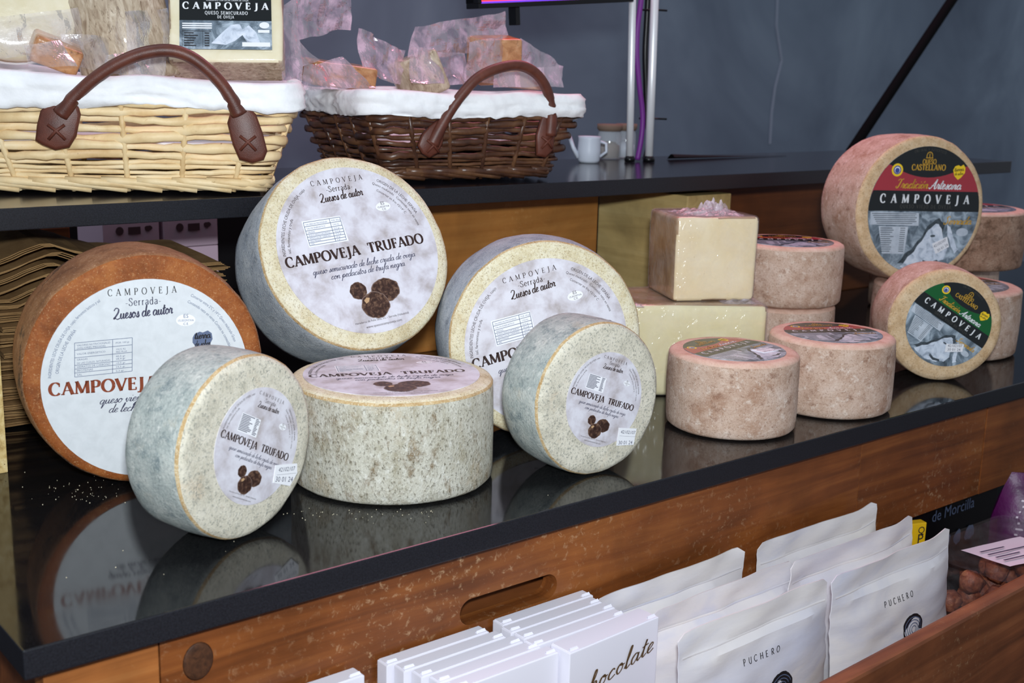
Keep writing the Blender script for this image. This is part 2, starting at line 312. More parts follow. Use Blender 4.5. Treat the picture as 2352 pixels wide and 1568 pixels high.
def tag(o, label, cat, group=None, kind=None):
    o['label'] = label
    if cat: o['category'] = cat
    if group: o['group'] = group
    if kind: o['kind'] = kind
    return o
def put(name, mesh, parent=None, loc=None, label=None):
    o = bpy.data.objects.new(name, mesh); col.objects.link(o)
    if parent is not None: o.parent = parent
    if loc is not None: o.location = loc
    if label: o['label'] = label
    return o
def part(name, mb, mats, parent, smooth=False, angle=None, label=None):
    return put(name, mb.mesh(name, mats, smooth, angle), parent, None, label)
def thing(name, label, cat, M=None, group=None, loc=None):
    o = bpy.data.objects.new(name, None); col.objects.link(o); o.empty_display_size = 0.02
    if M is not None: o.matrix_world = M
    if loc is not None: o.location = loc
    tag(o, label, cat, group); return o
def struct(name, mb, mats, label, smooth=False):
    o = put(name, mb.mesh(name, mats, smooth)); o['kind'] = 'structure'; o['label'] = label; return o
def nz(p, s=1.0, seed=0): return noise.noise(Vector((p[0]*s+seed*7.31, p[1]*s+seed*3.17, p[2]*s-seed*5.3)))
def frameM(origin, x, y, z):
    return Matrix(((x[0], y[0], z[0], origin[0]), (x[1], y[1], z[1], origin[1]), (x[2], y[2], z[2], origin[2]), (0, 0, 0, 1)))

# ------------------------------------------------------------------ lettering
# stroke glyphs: (advance, [strokes], [serifs]); 's' smooth, 'l' straight; serif ('h',x,y,halfwidth) or ('v',x,y0,y1)
def ell(cx, cy, rx, ry, a0=0, a1=360, n=18): return [(cx+rx*math.cos(R(a0+(a1-a0)*i/n)), cy+ry*math.sin(R(a0+(a1-a0)*i/n))) for i in range(n+1)]
SERIF = {
 'C': (.84, [('s', ell(.46,.5,.38,.5,45,318))], [('v',.735,.66,.93)]),
 'A': (.84, [('l',[(.08,0),(.42,1)],.5),('l',[(.42,1),(.76,0)],1.1),('l',[(.18,.33),(.64,.33)],.9)], [('h',.08,0,.13),('h',.76,0,.14)]),
 'M': (1.08,[('l',[(.14,0),(.17,1)],.5),('l',[(.17,1),(.54,.06)],1.05),('l',[(.54,.06),(.9,1)],.5),('l',[(.9,1),(.94,0)],1.1)], [('h',.14,0,.12),('h',.94,0,.13),('h',.12,1,.07),('h',.95,1,.07)]),
 'P': (.72, [('l',[(.17,0),(.17,1)],1.05),('s',[(.17,.97),(.42,.98),(.6,.87),(.62,.70),(.55,.53),(.38,.46),(.17,.48)])], [('h',.17,0,.15),('h',.1,1,.08)]),
 'O': (.98, [('s', ell(.49,.5,.40,.5,0,360,26))], []),
 'V': (.82, [('l',[(.06,1),(.41,0)],1.1),('l',[(.41,0),(.76,1)],.5)], [('h',.06,1,.13),('h',.76,1,.12)]),
 'E': (.70, [('l',[(.17,0),(.17,1)],1.05),('l',[(.1,.98),(.58,.98)]),('l',[(.17,.52),(.5,.52)]),('l',[(.1,.02),(.62,.02)])], [('v',.57,.8,1),('v',.49,.42,.62),('v',.61,0,.22)]),
 'J': (.46, [('s',[(.27,1),(.27,.6),(.27,.2),(.22,-.08),(.1,-.2),(-.04,-.18)],1.0)], [('h',.27,1,.14)]),
 'T': (.78, [('l',[(.39,0),(.39,1)],1.05),('l',[(.06,.98),(.72,.98)])], [('h',.39,0,.15),('v',.07,.76,1),('v',.71,.76,1)]),
 'R': (.80, [('l',[(.17,0),(.17,1)],1.05),('s',[(.17,.97),(.42,.98),(.58,.87),(.6,.72),(.53,.57),(.38,.5),(.17,.5)]),('l',[(.36,.5),(.74,0)],1.05)], [('h',.17,0,.14),('h',.1,1,.08),('h',.76,0,.08)]),
 'U': (.88, [('s',[(.16,1),(.16,.55),(.18,.22),(.3,.04),(.46,0),(.62,.05),(.7,.24),(.72,.55),(.72,1)])], [('h',.16,1,.14),('h',.72,1,.12)]),
 'F': (.66, [('l',[(.17,0),(.17,1)],1.05),('l',[(.1,.98),(.58,.98)]),('l',[(.17,.5),(.48,.5)])], [('h',.17,0,.15),('v',.57,.78,1),('v',.47,.4,.6)]),
 'D': (.92, [('l',[(.17,0),(.17,1)],1.05),('s',[(.17,.98),(.45,.97),(.7,.82),(.79,.5),(.7,.18),(.45,.03),(.17,.02)])], [('h',.1,1,.08),('h',.1,0,.08)]),
 'Q': (.98, [('s', ell(.49,.5,.40,.5,0,360,26)),('s',[(.5,.05),(.62,-.12),(.82,-.2),(.95,-.14)],.8)], []),
 'S': (.66, [('s',[(.54,.78),(.48,.95),(.3,1),(.14,.9),(.12,.72),(.3,.56),(.48,.42),(.54,.24),(.46,.06),(.28,0),(.1,.08),(.06,.24)])], [('v',.545,.74,.97),('v',.06,.03,.26)]),
 'L': (.68, [('l',[(.17,0),(.17,1)],1.05),('l',[(.1,.02),(.6,.02)])], [('h',.17,1,.14),('v',.59,0,.24)]),
 'N': (.92, [('l',[(.16,0),(.16,1)],.5),('l',[(.16,1),(.76,0)],1.05),('l',[(.76,0),(.76,1)],.5)], [('h',.16,0,.12),('h',.12,1,.08),('h',.76,1,.12)]),
 'I': (.36, [('l',[(.18,0),(.18,1)],1.05)], [('h',.18,0,.14),('h',.18,1,.14)]),
 'H': (.92, [('l',[(.18,0),(.18,1)],1.05),('l',[(.74,0),(.74,1)],1.05),('l',[(.18,.5),(.74,.5)])], [('h',.18,0,.13),('h',.18,1,.13),('h',.74,0,.13),('h',.74,1,.13)]),
 'B': (.76, [('l',[(.17,0),(.17,1)],1.05),('s',[(.17,.98),(.42,.98),(.57,.87),(.56,.66),(.42,.54),(.17,.53)]),('s',[(.3,.53),(.52,.5),(.64,.36),(.62,.14),(.45,.02),(.17,.02)])], [('h',.1,1,.08),('h',.1,0,.08)]),
 'Y': (.8, [('l',[(.08,1),(.4,.46)],1.05),('l',[(.4,.46),(.72,1)],.5),('l',[(.4,.46),(.4,0)],1.0)], [('h',.08,1,.12),('h',.72,1,.12),('h',.4,0,.14)]),
 'e': (.58, [('s',[(.1,.32),(.48,.34),(.46,.54),(.3,.64),(.12,.52),(.08,.3),(.16,.08),(.32,0),(.5,.1)])], []),
 'r': (.46, [('l',[(.14,0),(.14,.64)],1.0),('s',[(.14,.42),(.26,.6),(.42,.6)])], [('h',.14,0,.1),('h',.1,.64,.05)]),
 'a': (.58, [('s',[(.12,.52),(.28,.64),(.44,.54),(.44,.2),(.5,.02)]),('s',[(.44,.38),(.2,.32),(.08,.16),(.2,0),(.44,.16)])], []),
 'd': (.64, [('l',[(.5,1),(.5,0)],1.0),('s', ell(.29,.32,.21,.32,0,360,16))], [('h',.45,1,.06)]),
 '-': (.42, [('l',[(.06,.32),(.36,.32)])], []), ' ': (.40, [], []),
}
SCRIPT = {
 'a': (1.02,[('s',[(.74,.86),(.45,1),(.1,.62),(.14,.1),(.4,0),(.7,.48),(.78,.95),(.74,.3),(.86,0),(1.08,.22)])]),
 'b': (.92,[('s',[(0,.1),(.4,1.4),(.5,2.1),(.34,2.15),(.18,1),(.16,.1),(.4,0),(.7,.3),(.66,.85),(.45,.9),(.95,.6)])]),
 'c': (.78,[('s',[(.68,.8),(.48,1),(.15,.7),(.1,.25),(.33,0),(.82,.24)])]),
 'd': (1.02,[('s',[(.72,.85),(.42,1),(.08,.58),(.14,.08),(.4,0),(.7,.5),(.95,2.1)]),('s',[(.95,2.1),(.78,.8),(.74,.2),(.86,0),(1.08,.22)])]),
 'e': (.74,[('s',[(0,.22),(.4,.5),(.62,.82),(.44,1.02),(.15,.7),(.12,.2),(.34,0),(.78,.25)])]),
 'f': (.66,[('s',[(0,.2),(.4,1.1),(.75,1.95),(.6,2.2),(.4,1.5),(.22,-.3),(.08,-1),(-.1,-.85)]),('l',[(.08,.92),(.75,1.02)])]),
 'g': (.98,[('s',[(.72,.86),(.42,1),(.1,.62),(.14,.1),(.4,.02),(.72,.6),(.78,.95),(.66,-.3),(.4,-1.02),(.1,-.9),(.3,-.4),(1.04,.25)])]),
 'h': (.95,[('s',[(0,.1),(.45,1.5),(.52,2.08),(.36,2.15),(.2,1.2),(.1,0)]),('s',[(.1,0),(.3,.7),(.55,1),(.7,.8),(.62,.2),(.75,0),(1,.22)])]),
 'i': (.48,[('s',[(0,.1),(.2,.98),(.15,.2),(.28,0),(.53,.22)]),('l',[(.3,1.4),(.34,1.52)],1.3)]),
 'j': (.52,[('s',[(0,.3),(.3,1),(.2,-.4),(0,-1.02),(-.25,-.85),(.1,-.3),(.58,.25)]),('l',[(.4,1.4),(.44,1.52)],1.3)]),
 'l': (.56,[('s',[(0,.1),(.35,1.2),(.5,2.08),(.36,2.15),(.18,1),(.2,.1),(.35,0),(.62,.24)])]),
 'm': (1.4,[('s',[(0,.5),(.15,.98),(.1,0)]),('s',[(.1,0),(.3,.75),(.5,1),(.6,.75),(.52,0)]),('s',[(.52,0),(.72,.75),(.94,1),(1.06,.75),(1,.2),(1.14,0),(1.42,.22)])]),
 'n': (1.0,[('s',[(0,.5),(.15,.98),(.1,0)]),('s',[(.1,0),(.32,.75),(.56,1),(.7,.75),(.62,.2),(.76,0),(1.04,.22)])]),
 'o': (.86,[('s',[(.5,1),(.2,.85),(.08,.4),(.3,0),(.6,.2),(.7,.65),(.5,1),(.45,.8),(.9,.75)])]),
 'p': (.95,[('s',[(0,.3),(.26,1),(.16,0),(.02,-1.05)]),('s',[(.1,.1),(.35,.85),(.6,1),(.75,.6),(.6,.12),(.35,0),(.2,.2),(.98,.2)])]),
 'q': (.98,[('s',[(.72,.86),(.42,1),(.1,.62),(.14,.1),(.4,.02),(.72,.6),(.78,.95),(.68,-.2),(.62,-1.05),(.8,-.6),(1.02,.22)])]),
 'r': (.72,[('s',[(0,.1),(.2,1.08),(.34,.86),(.56,.9),(.48,.3),(.56,0),(.78,.22)])]),
 's': (.70,[('s',[(0,.12),(.3,.6),(.42,1.05),(.5,.7),(.58,.3),(.4,0),(.12,.05),(.35,.12),(.75,.25)])]),
 't': (.58,[('s',[(0,.15),(.3,1.1),(.42,1.8),(.26,.9),(.22,.15),(.36,0),(.62,.24)]),('l',[(.02,1.12),(.7,1.22)])]),
 'u': (1.0,[('s',[(0,.4),(.18,1),(.12,.3),(.28,0),(.55,.3),(.72,1)]),('s',[(.72,1),(.66,.25),(.78,0),(1.04,.22)])]),
 'v': (.86,[('s',[(0,.5),(.18,1),(.22,.3),(.35,0),(.6,.4),(.66,.95),(.9,.8)])]),
 'ó': (.86,[('s',[(.5,1),(.2,.85),(.08,.4),(.3,0),(.6,.2),(.7,.65),(.5,1),(.45,.8),(.9,.75)]),('l',[(.5,1.3),(.72,1.65)])]),
 'Q': (1.45,[('s',[(.15,1.6),(.5,2.05),(1.05,1.9),(1.05,1.3),(.6,.6),(.15,.08),(.5,.15),(.9,-.05),(1.45,.15)]),('s',[(.1,.2),(.3,.35),(.6,.2)])]),
 'T': (1.25,[('s',[(.1,1.7),(.4,2.05),(.8,1.95),(1.3,2.1)]),('s',[(.85,1.95),(.7,1),(.5,.15),(.2,0),(.02,.25),(.2,.45)])]),
 'A': (1.55,[('s',[(-.1,.3),(.1,0),(.5,.5),(1,1.6),(1.2,2.1)]),('s',[(1.2,2.1),(1.12,1),(1.16,.15),(1.3,0),(1.5,.2)]),('s',[(.35,.75),(.8,.7),(1.35,.85)])]),
 'S': (1.15,[('s',[(1,1.75),(.85,2.1),(.5,1.95),(.45,1.5),(.75,1.0),(.75,.35),(.4,0),(.05,.15),(.1,.5)])]),
 ' ': (.55,[]),
}
def spline(pts, n=5):
    if len(pts) > 12: return pts
    P = [pts[0]]+list(pts)+[pts[-1]]; out = []
    for i in range(1, len(P)-2):
        p0, p1, p2, p3 = P[i-1], P[i], P[i+1], P[i+2]
        for k in range(n):
            t = k/n
            out.append(tuple(0.5*((2*p1[a])+(-p0[a]+p2[a])*t+(2*p0[a]-5*p1[a]+4*p2[a]-p3[a])*t*t+(-p0[a]+3*p1[a]-3*p2[a]+p3[a])*t**3) for a in (0, 1)))
    out.append(tuple(pts[-1])); return out
class Flat:
    """2-D artwork in label units; map() turns it into 3-D"""
    def __init__(s): s.v = []; s.f = []
    def poly(s, pts):
        o = len(s.v); s.v += [tuple(p[:2]) for p in pts]; s.f.append(tuple(range(o, o+len(pts)))); return s
    def rect(s, x0, y0, x1, y1): return s.poly([(x0, y0), (x1, y0), (x1, y1), (x0, y1)])
    def ribbon(s, pts, wf):
        n = len(pts); L = []; Rr = []
        for i in range(n):
            a = pts[max(i-1, 0)]; b = pts[min(i+1, n-1)]
            dx, dy = b[0]-a[0], b[1]-a[1]; d = math.hypot(dx, dy) or 1e-9; dx /= d; dy /= d
            w = wf(dx, dy)/2
            L.append((pts[i][0]-dy*w, pts[i][1]+dx*w)); Rr.append((pts[i][0]+dy*w, pts[i][1]-dx*w))
        o = len(s.v); s.v += L+Rr
        for i in range(n-1): s.f.append((o+i, o+n+i, o+n+i+1, o+i+1))
        return s
    def line(s, a, b, w): return s.ribbon([a, b], lambda x, y: w)
    def disc(s, cx, cy, rx, ry=None, n=28, wob=0, seed=0):
        ry = ry or rx
        return s.poly([(cx+rx*math.cos(2*math.pi*i/n)*(1+wob*math.sin(3*i+seed)*math.cos(1.7*i+seed*2)), cy+ry*math.sin(2*math.pi*i/n)*(1+wob*math.sin(2.3*i+seed)*math.cos(1.3*i+seed))) for i in range(n)])
    def merge(s, o, fn=None):
        b = len(s.v); s.v += [fn(p) if fn else p for p in o.v]; s.f += [tuple(i+b for i in f) for f in o.f]; return s
def glyph_text(txt, font='serif', thick=.2, thin=.06, track=0.0, slant=0.0, serifs=True):
    """set at unit size, starting at x=0"""
    out = Flat(); x = 0; tb = SERIF if font == 'serif' else SCRIPT
    for ch in txt:
        if ch not in tb: ch = ' '
        g = tb[ch]
        def wf(dx, dy, k=1.0):
            if font == 'serif': return (thin+(thick-thin)*abs(dy)**1.3)*k
            return (thin+(thick-thin)*abs(dx*0.5+dy*0.86)**1.2)*k if (dx*0.5+dy) < 0 else (thin+(thick-thin)*0.35)*k
        for st in g[1]:
            k = st[2] if len(st) > 2 else 1.0
            pts = spline(st[1]) if st[0] == 's' else st[1]
            pts = [(x+p[0]+slant*p[1], p[1]) for p in pts]
            if font == 'serif' and k < 0.9 and st[0] == 'l': out.ribbon(pts, lambda a, b, k=k: thin+(thick-thin)*0.28)
            else: out.ribbon(pts, lambda a, b, k=k: wf(a, b, k))
        if font == 'serif' and serifs:
            for se in g[2]:
                t = max(thin, .05)
                if se[0] == 'h':
                    yy = se[2] - (t if se[2] > .5 else 0); out.rect(x+se[1]-se[3], yy, x+se[1]+se[3], yy+t)
                else: out.rect(x+se[1]-t*.6, se[2], x+se[1]+t*.6, se[3])
        x += g[0]+track
    return out, x-track
FONT_CACHE = {}
def sans_text(txt):
    if txt in FONT_CACHE: return FONT_CACHE[txt]
    cu = bpy.data.curves.new('t', 'FONT'); cu.body = txt; cu.resolution_u = 2
    ob = bpy.data.objects.new('t', cu); col.objects.link(ob)
    dg = bpy.context.evaluated_depsgraph_get(); me = ob.evaluated_get(dg).to_mesh()
    out = Flat(); out.v = [(v.co.x, v.co.y) for v in me.vertices]; out.f = [tuple(p.vertices) for p in me.polygons]
    ob.evaluated_get(dg).to_mesh_clear(); bpy.data.objects.remove(ob); bpy.data.curves.remove(cu)
    w = max([p[0] for p in out.v], default=0)
    FONT_CACHE[txt] = (out, w); return out, w
def place(dst, src, width, x0, y0, x1, y1, hscale=None):
    """lay text of natural width along baseline (x0,y0)-(x1,y1)"""
    dx, dy = x1-x0, y1-y0; L = math.hypot(dx, dy); s = L/width; h = hscale if hscale else s; ux, uy = dx/L, dy/L
    return dst.merge(src, lambda p: (x0+ux*p[0]*s-uy*p[1]*h, y0+uy*p[0]*s+ux*p[1]*h))
def place_arc(dst, src, width, r, a0, a1, h):
    """text along a circle from angle a0 to a1 (degrees), tops outward if a0>a1"""
    sg = 1 if a0 > a1 else -1
    def f(p):
        a = R(a0+(a1-a0)*p[0]/width); rr = r+sg*p[1]*h
        return (rr*math.cos(a), rr*math.sin(a))
    return dst.merge(src, f)
def art(name, flat, mat, parent, mapper):
    """turn 2-D artwork into a thin printed layer"""
    if not flat.f: return None
    me = bpy.data.meshes.new(name); me.from_pydata([mapper(p[0], p[1]) for p in flat.v], [], flat.f); me.materials.append(mat); me.update()
    o = put(name, me, parent)
    if len(flat.f) > 1 and not name.endswith(('band', 'dome', 'print')): o['kind'] = 'stuff'
    return o

# ------------------------------------------------------------------ setting
SLAB_Y0, SLAB_T = 0.77, 0.022
SH_Y0, SH_Z0, SH_Z1 = 1.19, 0.2235, 0.245
BOARD_Y = 0.79
mb = MB().box((-3, 3.1, -0.95), (6.5, 3.2, 3.0)); struct('wall_back', mb, wall_mat, 'dark slate grey wall behind the counter')
mb = MB().box((-3, -2, -1.0), (6.5, 3.2, -0.95)); struct('floor', mb, floor_mat, 'dark floor')
# fold running down the wall, seen beside the poles
p0, p1, p2 = ony(1786, -20, 3.098), ony(1795, 140, 3.098), ony(1768, 330, 3.098)
mb = MB().tube([p0, ony(1783, 60, 3.098), p1, ony(1780, 200, 3.098), ony(1772, 260, 3.098), p2], 0.005, 6)
o = struct('trim_1', mb, crease_mat, 'thin crease in the slate grey wall')

def board(name, lo, hi, mat, label, cat, bev=0.002, group=None):
    o = put(name, MB().box(lo, hi, bev).mesh(name, mat)); tag(o, label, cat, group); return o
# lower worktop: polished top with honed edge
sl = thing('worktop', 'polished black stone worktop carrying the standing cheeses', 'worktop', loc=(0.22, SLAB_Y0, -SLAB_T))
def sub(lo, hi, base): return tuple(a-b for a, b in zip(lo, base)), tuple(a-b for a, b in zip(hi, base))
b0 = (0.22, SLAB_Y0, -SLAB_T)
mb = MB(); mb.box(*sub((0.22, SLAB_Y0, -SLAB_T), (2.6, 1.95, 0.0), b0), 0.0012)
me = mb.mesh('slab', [stone, stone_edge])
for p in me.polygons:
    if p.normal.z < 0.5: p.material_index = 1
put('slab', me, sl)
# crumbs on the worktop
mb = MB()
for i in range(110):
    if i < 60: p = onz(random.gauss(190, 70), random.gauss(1130, 18))
    elif i < 100: p = onz(random.uniform(650, 1000), random.gauss(1180, 8))
    else: p = onz(random.uniform(60, 1500), random.uniform(1100, 1330))
    if p.y < SLAB_Y0+.005 or p.x < .23: continue
    r = random.uniform(.00025, .0006)
    mb.add([(p.x+r, p.y, 0.0001), (p.x, p.y+r, 0.0001), (p.x-r, p.y, 0.0001), (p.x, p.y-r, 0.0001), (p.x, p.y, r*1.4)], [(0, 1, 4), (1, 2, 4), (2, 3, 4), (3, 0, 4), (3, 2, 1, 0)])
o = put('cheese_crumbs', mb.mesh('cheese_crumbs', crumb)); tag(o, 'tiny pale crumbs scattered over the black worktop', 'crumbs', kind='stuff')

# upper shelf
sh = thing('upper_shelf', 'long black shelf above the worktop with both baskets on it', 'shelf', loc=(0.0, SH_Y0, SH_Z0))
b0 = (0.0, SH_Y0, SH_Z0)
mb = MB(); mb.box(*sub((-0.3, SH_Y0, SH_Z0), (2.19, 1.53, SH_Z1), b0), 0.001)
me = mb.mesh('shelf_board', [shelf_mat, stone_edge])
for p in me.polygons:
    if p.normal.z < 0.5: p.material_index = 1
put('shelf_board', me, sh)

# back panels and posts between worktop and shelf
board('back_panel', (0.80, 1.345, 0.0), (1.268, 1.365, 0.216), panel_wood, 'orange stained wooden back panel beside the pale wooden post', 'panel')
board('divider_post', (1.325, 1.215, 0.0), (1.422, 1.405, 0.2135), pale_wood, 'thick pale wooden post behind the wrapped cheese blocks', 'post', 0.002)
board('back_panel', (1.445, 1.34, 0.0), (2.30, 1.36, 0.222), dark_panel, 'dark brown wooden back panel behind the castellano cheeses', 'panel')
board('shelf_rear_board', (0.24, 1.93, 0.0), (2.5, 1.95, 0.20), black_mat, 'black board closing the back of the compartment under the shelf', 'board')
board('dark_plank', (0.30, 1.62, 0.115), (0.56, 1.64, 0.168), dark_panel, 'dark reddish plank lying behind the kraft paper bags', 'plank')
board('dark_plank_prop', (0.30, 1.60, 0.0), (0.56, 1.70, 0.114), black_mat, 'black crate under the dark reddish plank', 'crate')
board('chipboard_end', (0.20, 1.145, 0.0), (0.325, 1.17, 0.2225), chip_wood, 'rough pale chipboard upright at the end of the worktop', 'upright', 0.001)

# counter front under the worktop
def slot_board():
    """board with a rounded hand slot cut right through"""
    x0, x1, z0, z1 = 0.322, 1.185, -0.152, -SLAB_T-0.0005
    cx, cz, hw, hh = 0.654, -0.0865, 0.057, 0.0125
    ring = []
    for a in range(-90, 91, 15): ring.append((cx+hw-hh+hh*math.cos(R(a)), cz+hh*math.sin(R(a))))
    for a in range(90, 271, 15): ring.append((cx-hw+hh+hh*math.cos(R(a)), cz+hh*math.sin(R(a))))
    n = len(ring); outer = []
    for x, z in ring:
        dx, dz = x-cx, z-cz; s = 1e9
        if dx > 1e-9: s = min(s, (x1-cx)/dx)
        if dx < -1e-9: s = min(s, (x0-cx)/dx)
        if dz > 1e-9: s = min(s, (z1-cz)/dz)
        if dz < -1e-9: s = min(s, (z0-cz)/dz)
        outer.append((cx+dx*s, cz+dz*s))
    ext = []
    mb = MB(); yf, yb = BOARD_Y, BOARD_Y+0.02
    V = [(x, yf, z) for x, z in ring]+[(x, yf, z) for x, z in outer]+[(x, yb, z) for x, z in ring]+[(x, yb, z) for x, z in outer]
    Fs = []
    for i in range(n):
        j = (i+1) % n
        Fs += [(i, j, n+j, n+i), (2*n+i, 3*n+i, 3*n+j, 2*n+j), (i, 2*n+i, 2*n+j, j)]
    mb.add(V, Fs)
    # corner fill triangles and outer rim
    corners = [(x1, z0), (x1, z1), (x0, z1), (x0, z0)]
    for cxx, czz in corners:
        best = None
        for i in range(n):
            j = (i+1) % n; a, b = outer[i], outer[j]
            if (abs(a[0]-cxx) < 1e-6 and abs(b[1]-czz) < 1e-6) or (abs(a[1]-czz) < 1e-6 and abs(b[0]-cxx) < 1e-6): best = (a, b)
        if best:
            for y in (yf, yb): mb.add([(best[0][0], y, best[0][1]), (cxx, y, czz), (best[1][0], y, best[1][1])], [(0, 1, 2)])
    mb.add([(x0, yf, z0), (x1, yf, z0), (x1, yb, z0), (x0, yb, z0), (x0, yf, z1), (x1, yf, z1), (x1, yb, z1), (x0, yb, z1)], [(0, 3, 2, 1), (4, 5, 6, 7), (1, 2, 6, 5), (3, 0, 4, 7)])
    return mb
cf = thing('wooden_counter', 'scuffed brown wooden counter front with a rounded hand slot', 'counter', loc=(0, 0, 0))
part('slotted_board', slot_board(), front_wood, cf)
part('end_board', MB().box((0.238, BOARD_Y, -0.45), (0.321, BOARD_Y+.02, -SLAB_T-.0005), 0.001), end_wood, cf, label='lighter orange end board')
part('long_board', MB().box((1.1855, BOARD_Y, -0.152), (1.462, BOARD_Y+.02, -SLAB_T-.0005), 0.0008), front_wood, cf)
part('far_board', MB().box((1.4625, BOARD_Y-.001, -0.152), (2.5, BOARD_Y+.02, -SLAB_T-.0005), 0.0008), front_wood, cf)
part('lower_board', MB().box((0.322, BOARD_Y, -0.45), (1.12, BOARD_Y+.02, -0.1525)), front_wood, cf)
part('slot_backing', MB().box((0.56, BOARD_Y+.034, -0.14), (0.76, BOARD_Y+.05, -0.03)), dark_panel, cf)
kp = ony(455, 1518, BOARD_Y)
mb = MB().lathe([(0.0, 0.0009), (0.008, 0.0012), (0.0112, 0.0008), (0.0125, 0.0)], 24, fn=lambda p, i, a: Vector((kp.x+p.x, BOARD_Y-p.z+.0001, kp.z+p.y*1.25)))
part('wood_knot', mb, knot_mat, cf, True)
kp2 = ony(448, 1552, BOARD_Y)
board('counter_side_board', (0.24, BOARD_Y+.021, -0.45), (0.26, 1.8, -SLAB_T-.001), dark_panel, 'dark wooden side board under the end of the worktop', 'board')
board('counter_floor_board', (0.27, BOARD_Y+.06, -0.46), (2.5, 1.8, -0.4505), black_mat, 'black floor board inside the counter under the worktop', 'board')

# crate in front of the counter
cr = thing('wooden_crate', 'red-brown wooden crate holding pouches and chocolate boxes', 'crate', loc=(0, 0, 0))
A = onz(1872, 1568, -0.135); B = onz(2352, 1315, -0.135)
dv = Vector((B.x-A.x, B.y-A.y, 0)).normalized(); nv = Vector((dv.y, -dv.x, 0))
M = frameM((A.x, A.y, 0), dv, -nv, (0, 0, 1))
part('front_panel', MB().box((-0.62, -0.017, -0.30), (0.75, 0.0, -0.135), 0.004, M=M), crate_wood, cr)
part('floor_board', MB().box((-0.62, 0.0005, -0.30), (0.75, 0.185, -0.285), 0.001, M=M), crate_wood, cr)
CR_Z = -0.285

# ------------------------------------------------------------------ cheese wheels
truffle_edge = plain('printed_truffle_edge', rgb(120, 98, 88), .5)
truffle_cut = plain('printed_truffle_cut', rgb(186, 150, 112), .5)
def truffle_art(lab, mp, small=False):
    br = Flat(); bl = Flat(); wh = Flat(); ex = Flat()
    g, w = glyph_text('CAMPOVEJA', 'serif', .15, .06, .62); place(br, g, w, -.365, .823, .295, .82, .060)
    g, w = glyph_text('-Serrada-', 'serif', .14, .06, .1); place(br, g, w, -.20, .725, .14, .725, .07)
    g, w = glyph_text('Quesos de autor', 'script', .32, .13, .0, .12); place(br, g, w, -.31, .612, .245, .632, .050)
    g, w = glyph_text('CAMPOVEJA  TRUFADO', 'serif', .24, .085, .04); place(br, g, w, -.935, -.068, .845, -.058, .118 if not small else .125)
    for t, x0, x1, y in (('queso semicurado de leche cruda de oveja', -.656, .672, -.2), ('con pedacitos de trufa negra', -.456, .503, -.288)):
        g, w = glyph_text(t, 'script', .2, .1, 0, .3); place(bl, g, w, x0, y, x1, y, .036)
    place(br, *sans_text('Herederos de Felix Sanz, S.L. - Serrada (Valladolid)'), -.33, -.855, .37, -.852)
    place(br, *sans_text('www.quesoscampoveja.com'), -.21, -.92, .255, -.918)
    place_arc(br, *sans_text('INGREDIENTES: LECHE CRUDA DE OVEJA, cuajo'), .905, 176, 120, .052)
    place_arc(br, *sans_text('sal, fermentos y trufa'), .84, 174, 146, .048)
    place_arc(br, *sans_text('ORIGEN DE LA LECHE: ESPAÑA'), .90, 59, 20, .05)
    place_arc(br, *sans_text('Queso madurado   Contenido neto en venta'), .845, 62, 11, .042)
    place_arc(br, *sans_text('Conservar en frio +2/14º C'), .78, 57, 25, .042)
    wh.poly([(-.606, .433), (-.122, .43), (-.105, .122), (-.604, .122)])
    # nutrition table
    X0, X1, XS, Y1, Y0 = -.59, -.13, -.265, .415, .14
    lw = .006
    rows = [Y1, .36, .30, .255, .215, .18, .16, Y0]
    if not small:
        for y in (Y1, .365, .315, .275, .24, .205, .172, Y0): ex.line((X0, y), (X1, y), lw)
        for x in (X0, XS, X1): ex.line((x, Y0), (x, Y1), lw)
        for t, y in (('VALORES NUTRICIONALES', .378), ('VALOR ENERGETICO', .33), ('GRASAS', .285), ('ACIDOS GRASOS SATURADOS', .25), ('HIDRATOS DE CARBONO', .215), ('PROTEINAS', .18), ('SAL', .148)):
            s, w = sans_text(t); place(ex, s, w, X0+.02, y, X0+.02+min(.27, .0145*len(t)), y, .024)
        for t, y in (('POR 100 gr', .38), ('1743 KJ', .33), ('35,5 gr', .285), ('26,2 gr', .25), ('<0,5 gr', .215), ('24 gr', .18), ('2 gr', .148)):
            s, w = sans_text(t); place(ex, s, w, XS+.02, y, XS+.02+.011*len(t), y, .022)
    else:
        for k in range(11): ex.rect(-.59, .405-k*.026, -.59+random.uniform(.2, .32), .418-k*.026)
        for k in range(11): ex.rect(-.24, .405-k*.026, -.24+random.uniform(.06, .11), .418-k*.026)
    place(br, *sans_text('ES'), .43, .48, .48, .48); place(br, *sans_text('15.00297/VA'), .375, .445, .535, .445); place(br, *sans_text('C.E.'), .43, .413, .485, .413)
    art('table_panel', wh, sticker_white, lab, mp(.00006)); art('oval_mark', Flat().disc(.455, .457, .097, .055), sticker_white, lab, mp(.00006)); art('nutrition_table', ex, ink_blue if not small else ink_slate, lab, mp(.00014))
    art('brown_lettering', br, ink_brown, lab, mp(.00014)); art('script_lettering', bl, ink_slate, lab, mp(.00014))
    for k, (x, y, rx, ry, sd) in enumerate(((-.172, -.475, .100, .098, 1), (.165, -.525, .175, .132, 2), (-.012, -.675, .168, .150, 3))):
        rim_ = Flat().disc(x, y, rx*1.06, ry*1.06, 34, .05, sd); art('truffle_outline_print', rim_, truffle_edge, lab, mp(.0001+.00008*k))
        art('truffle_print', Flat().disc(x, y, rx, ry, 34, .05, sd), truffle_mat, lab, mp(.00014+.00008*k))
    fl = Flat(); fl.poly([(-.14, -.60), (-.10, -.57), (-.06, -.58), (-.08, -.62), (-.12, -.64)]); art('truffle_cut_print', fl, truffle_cut, lab, mp(.0004))
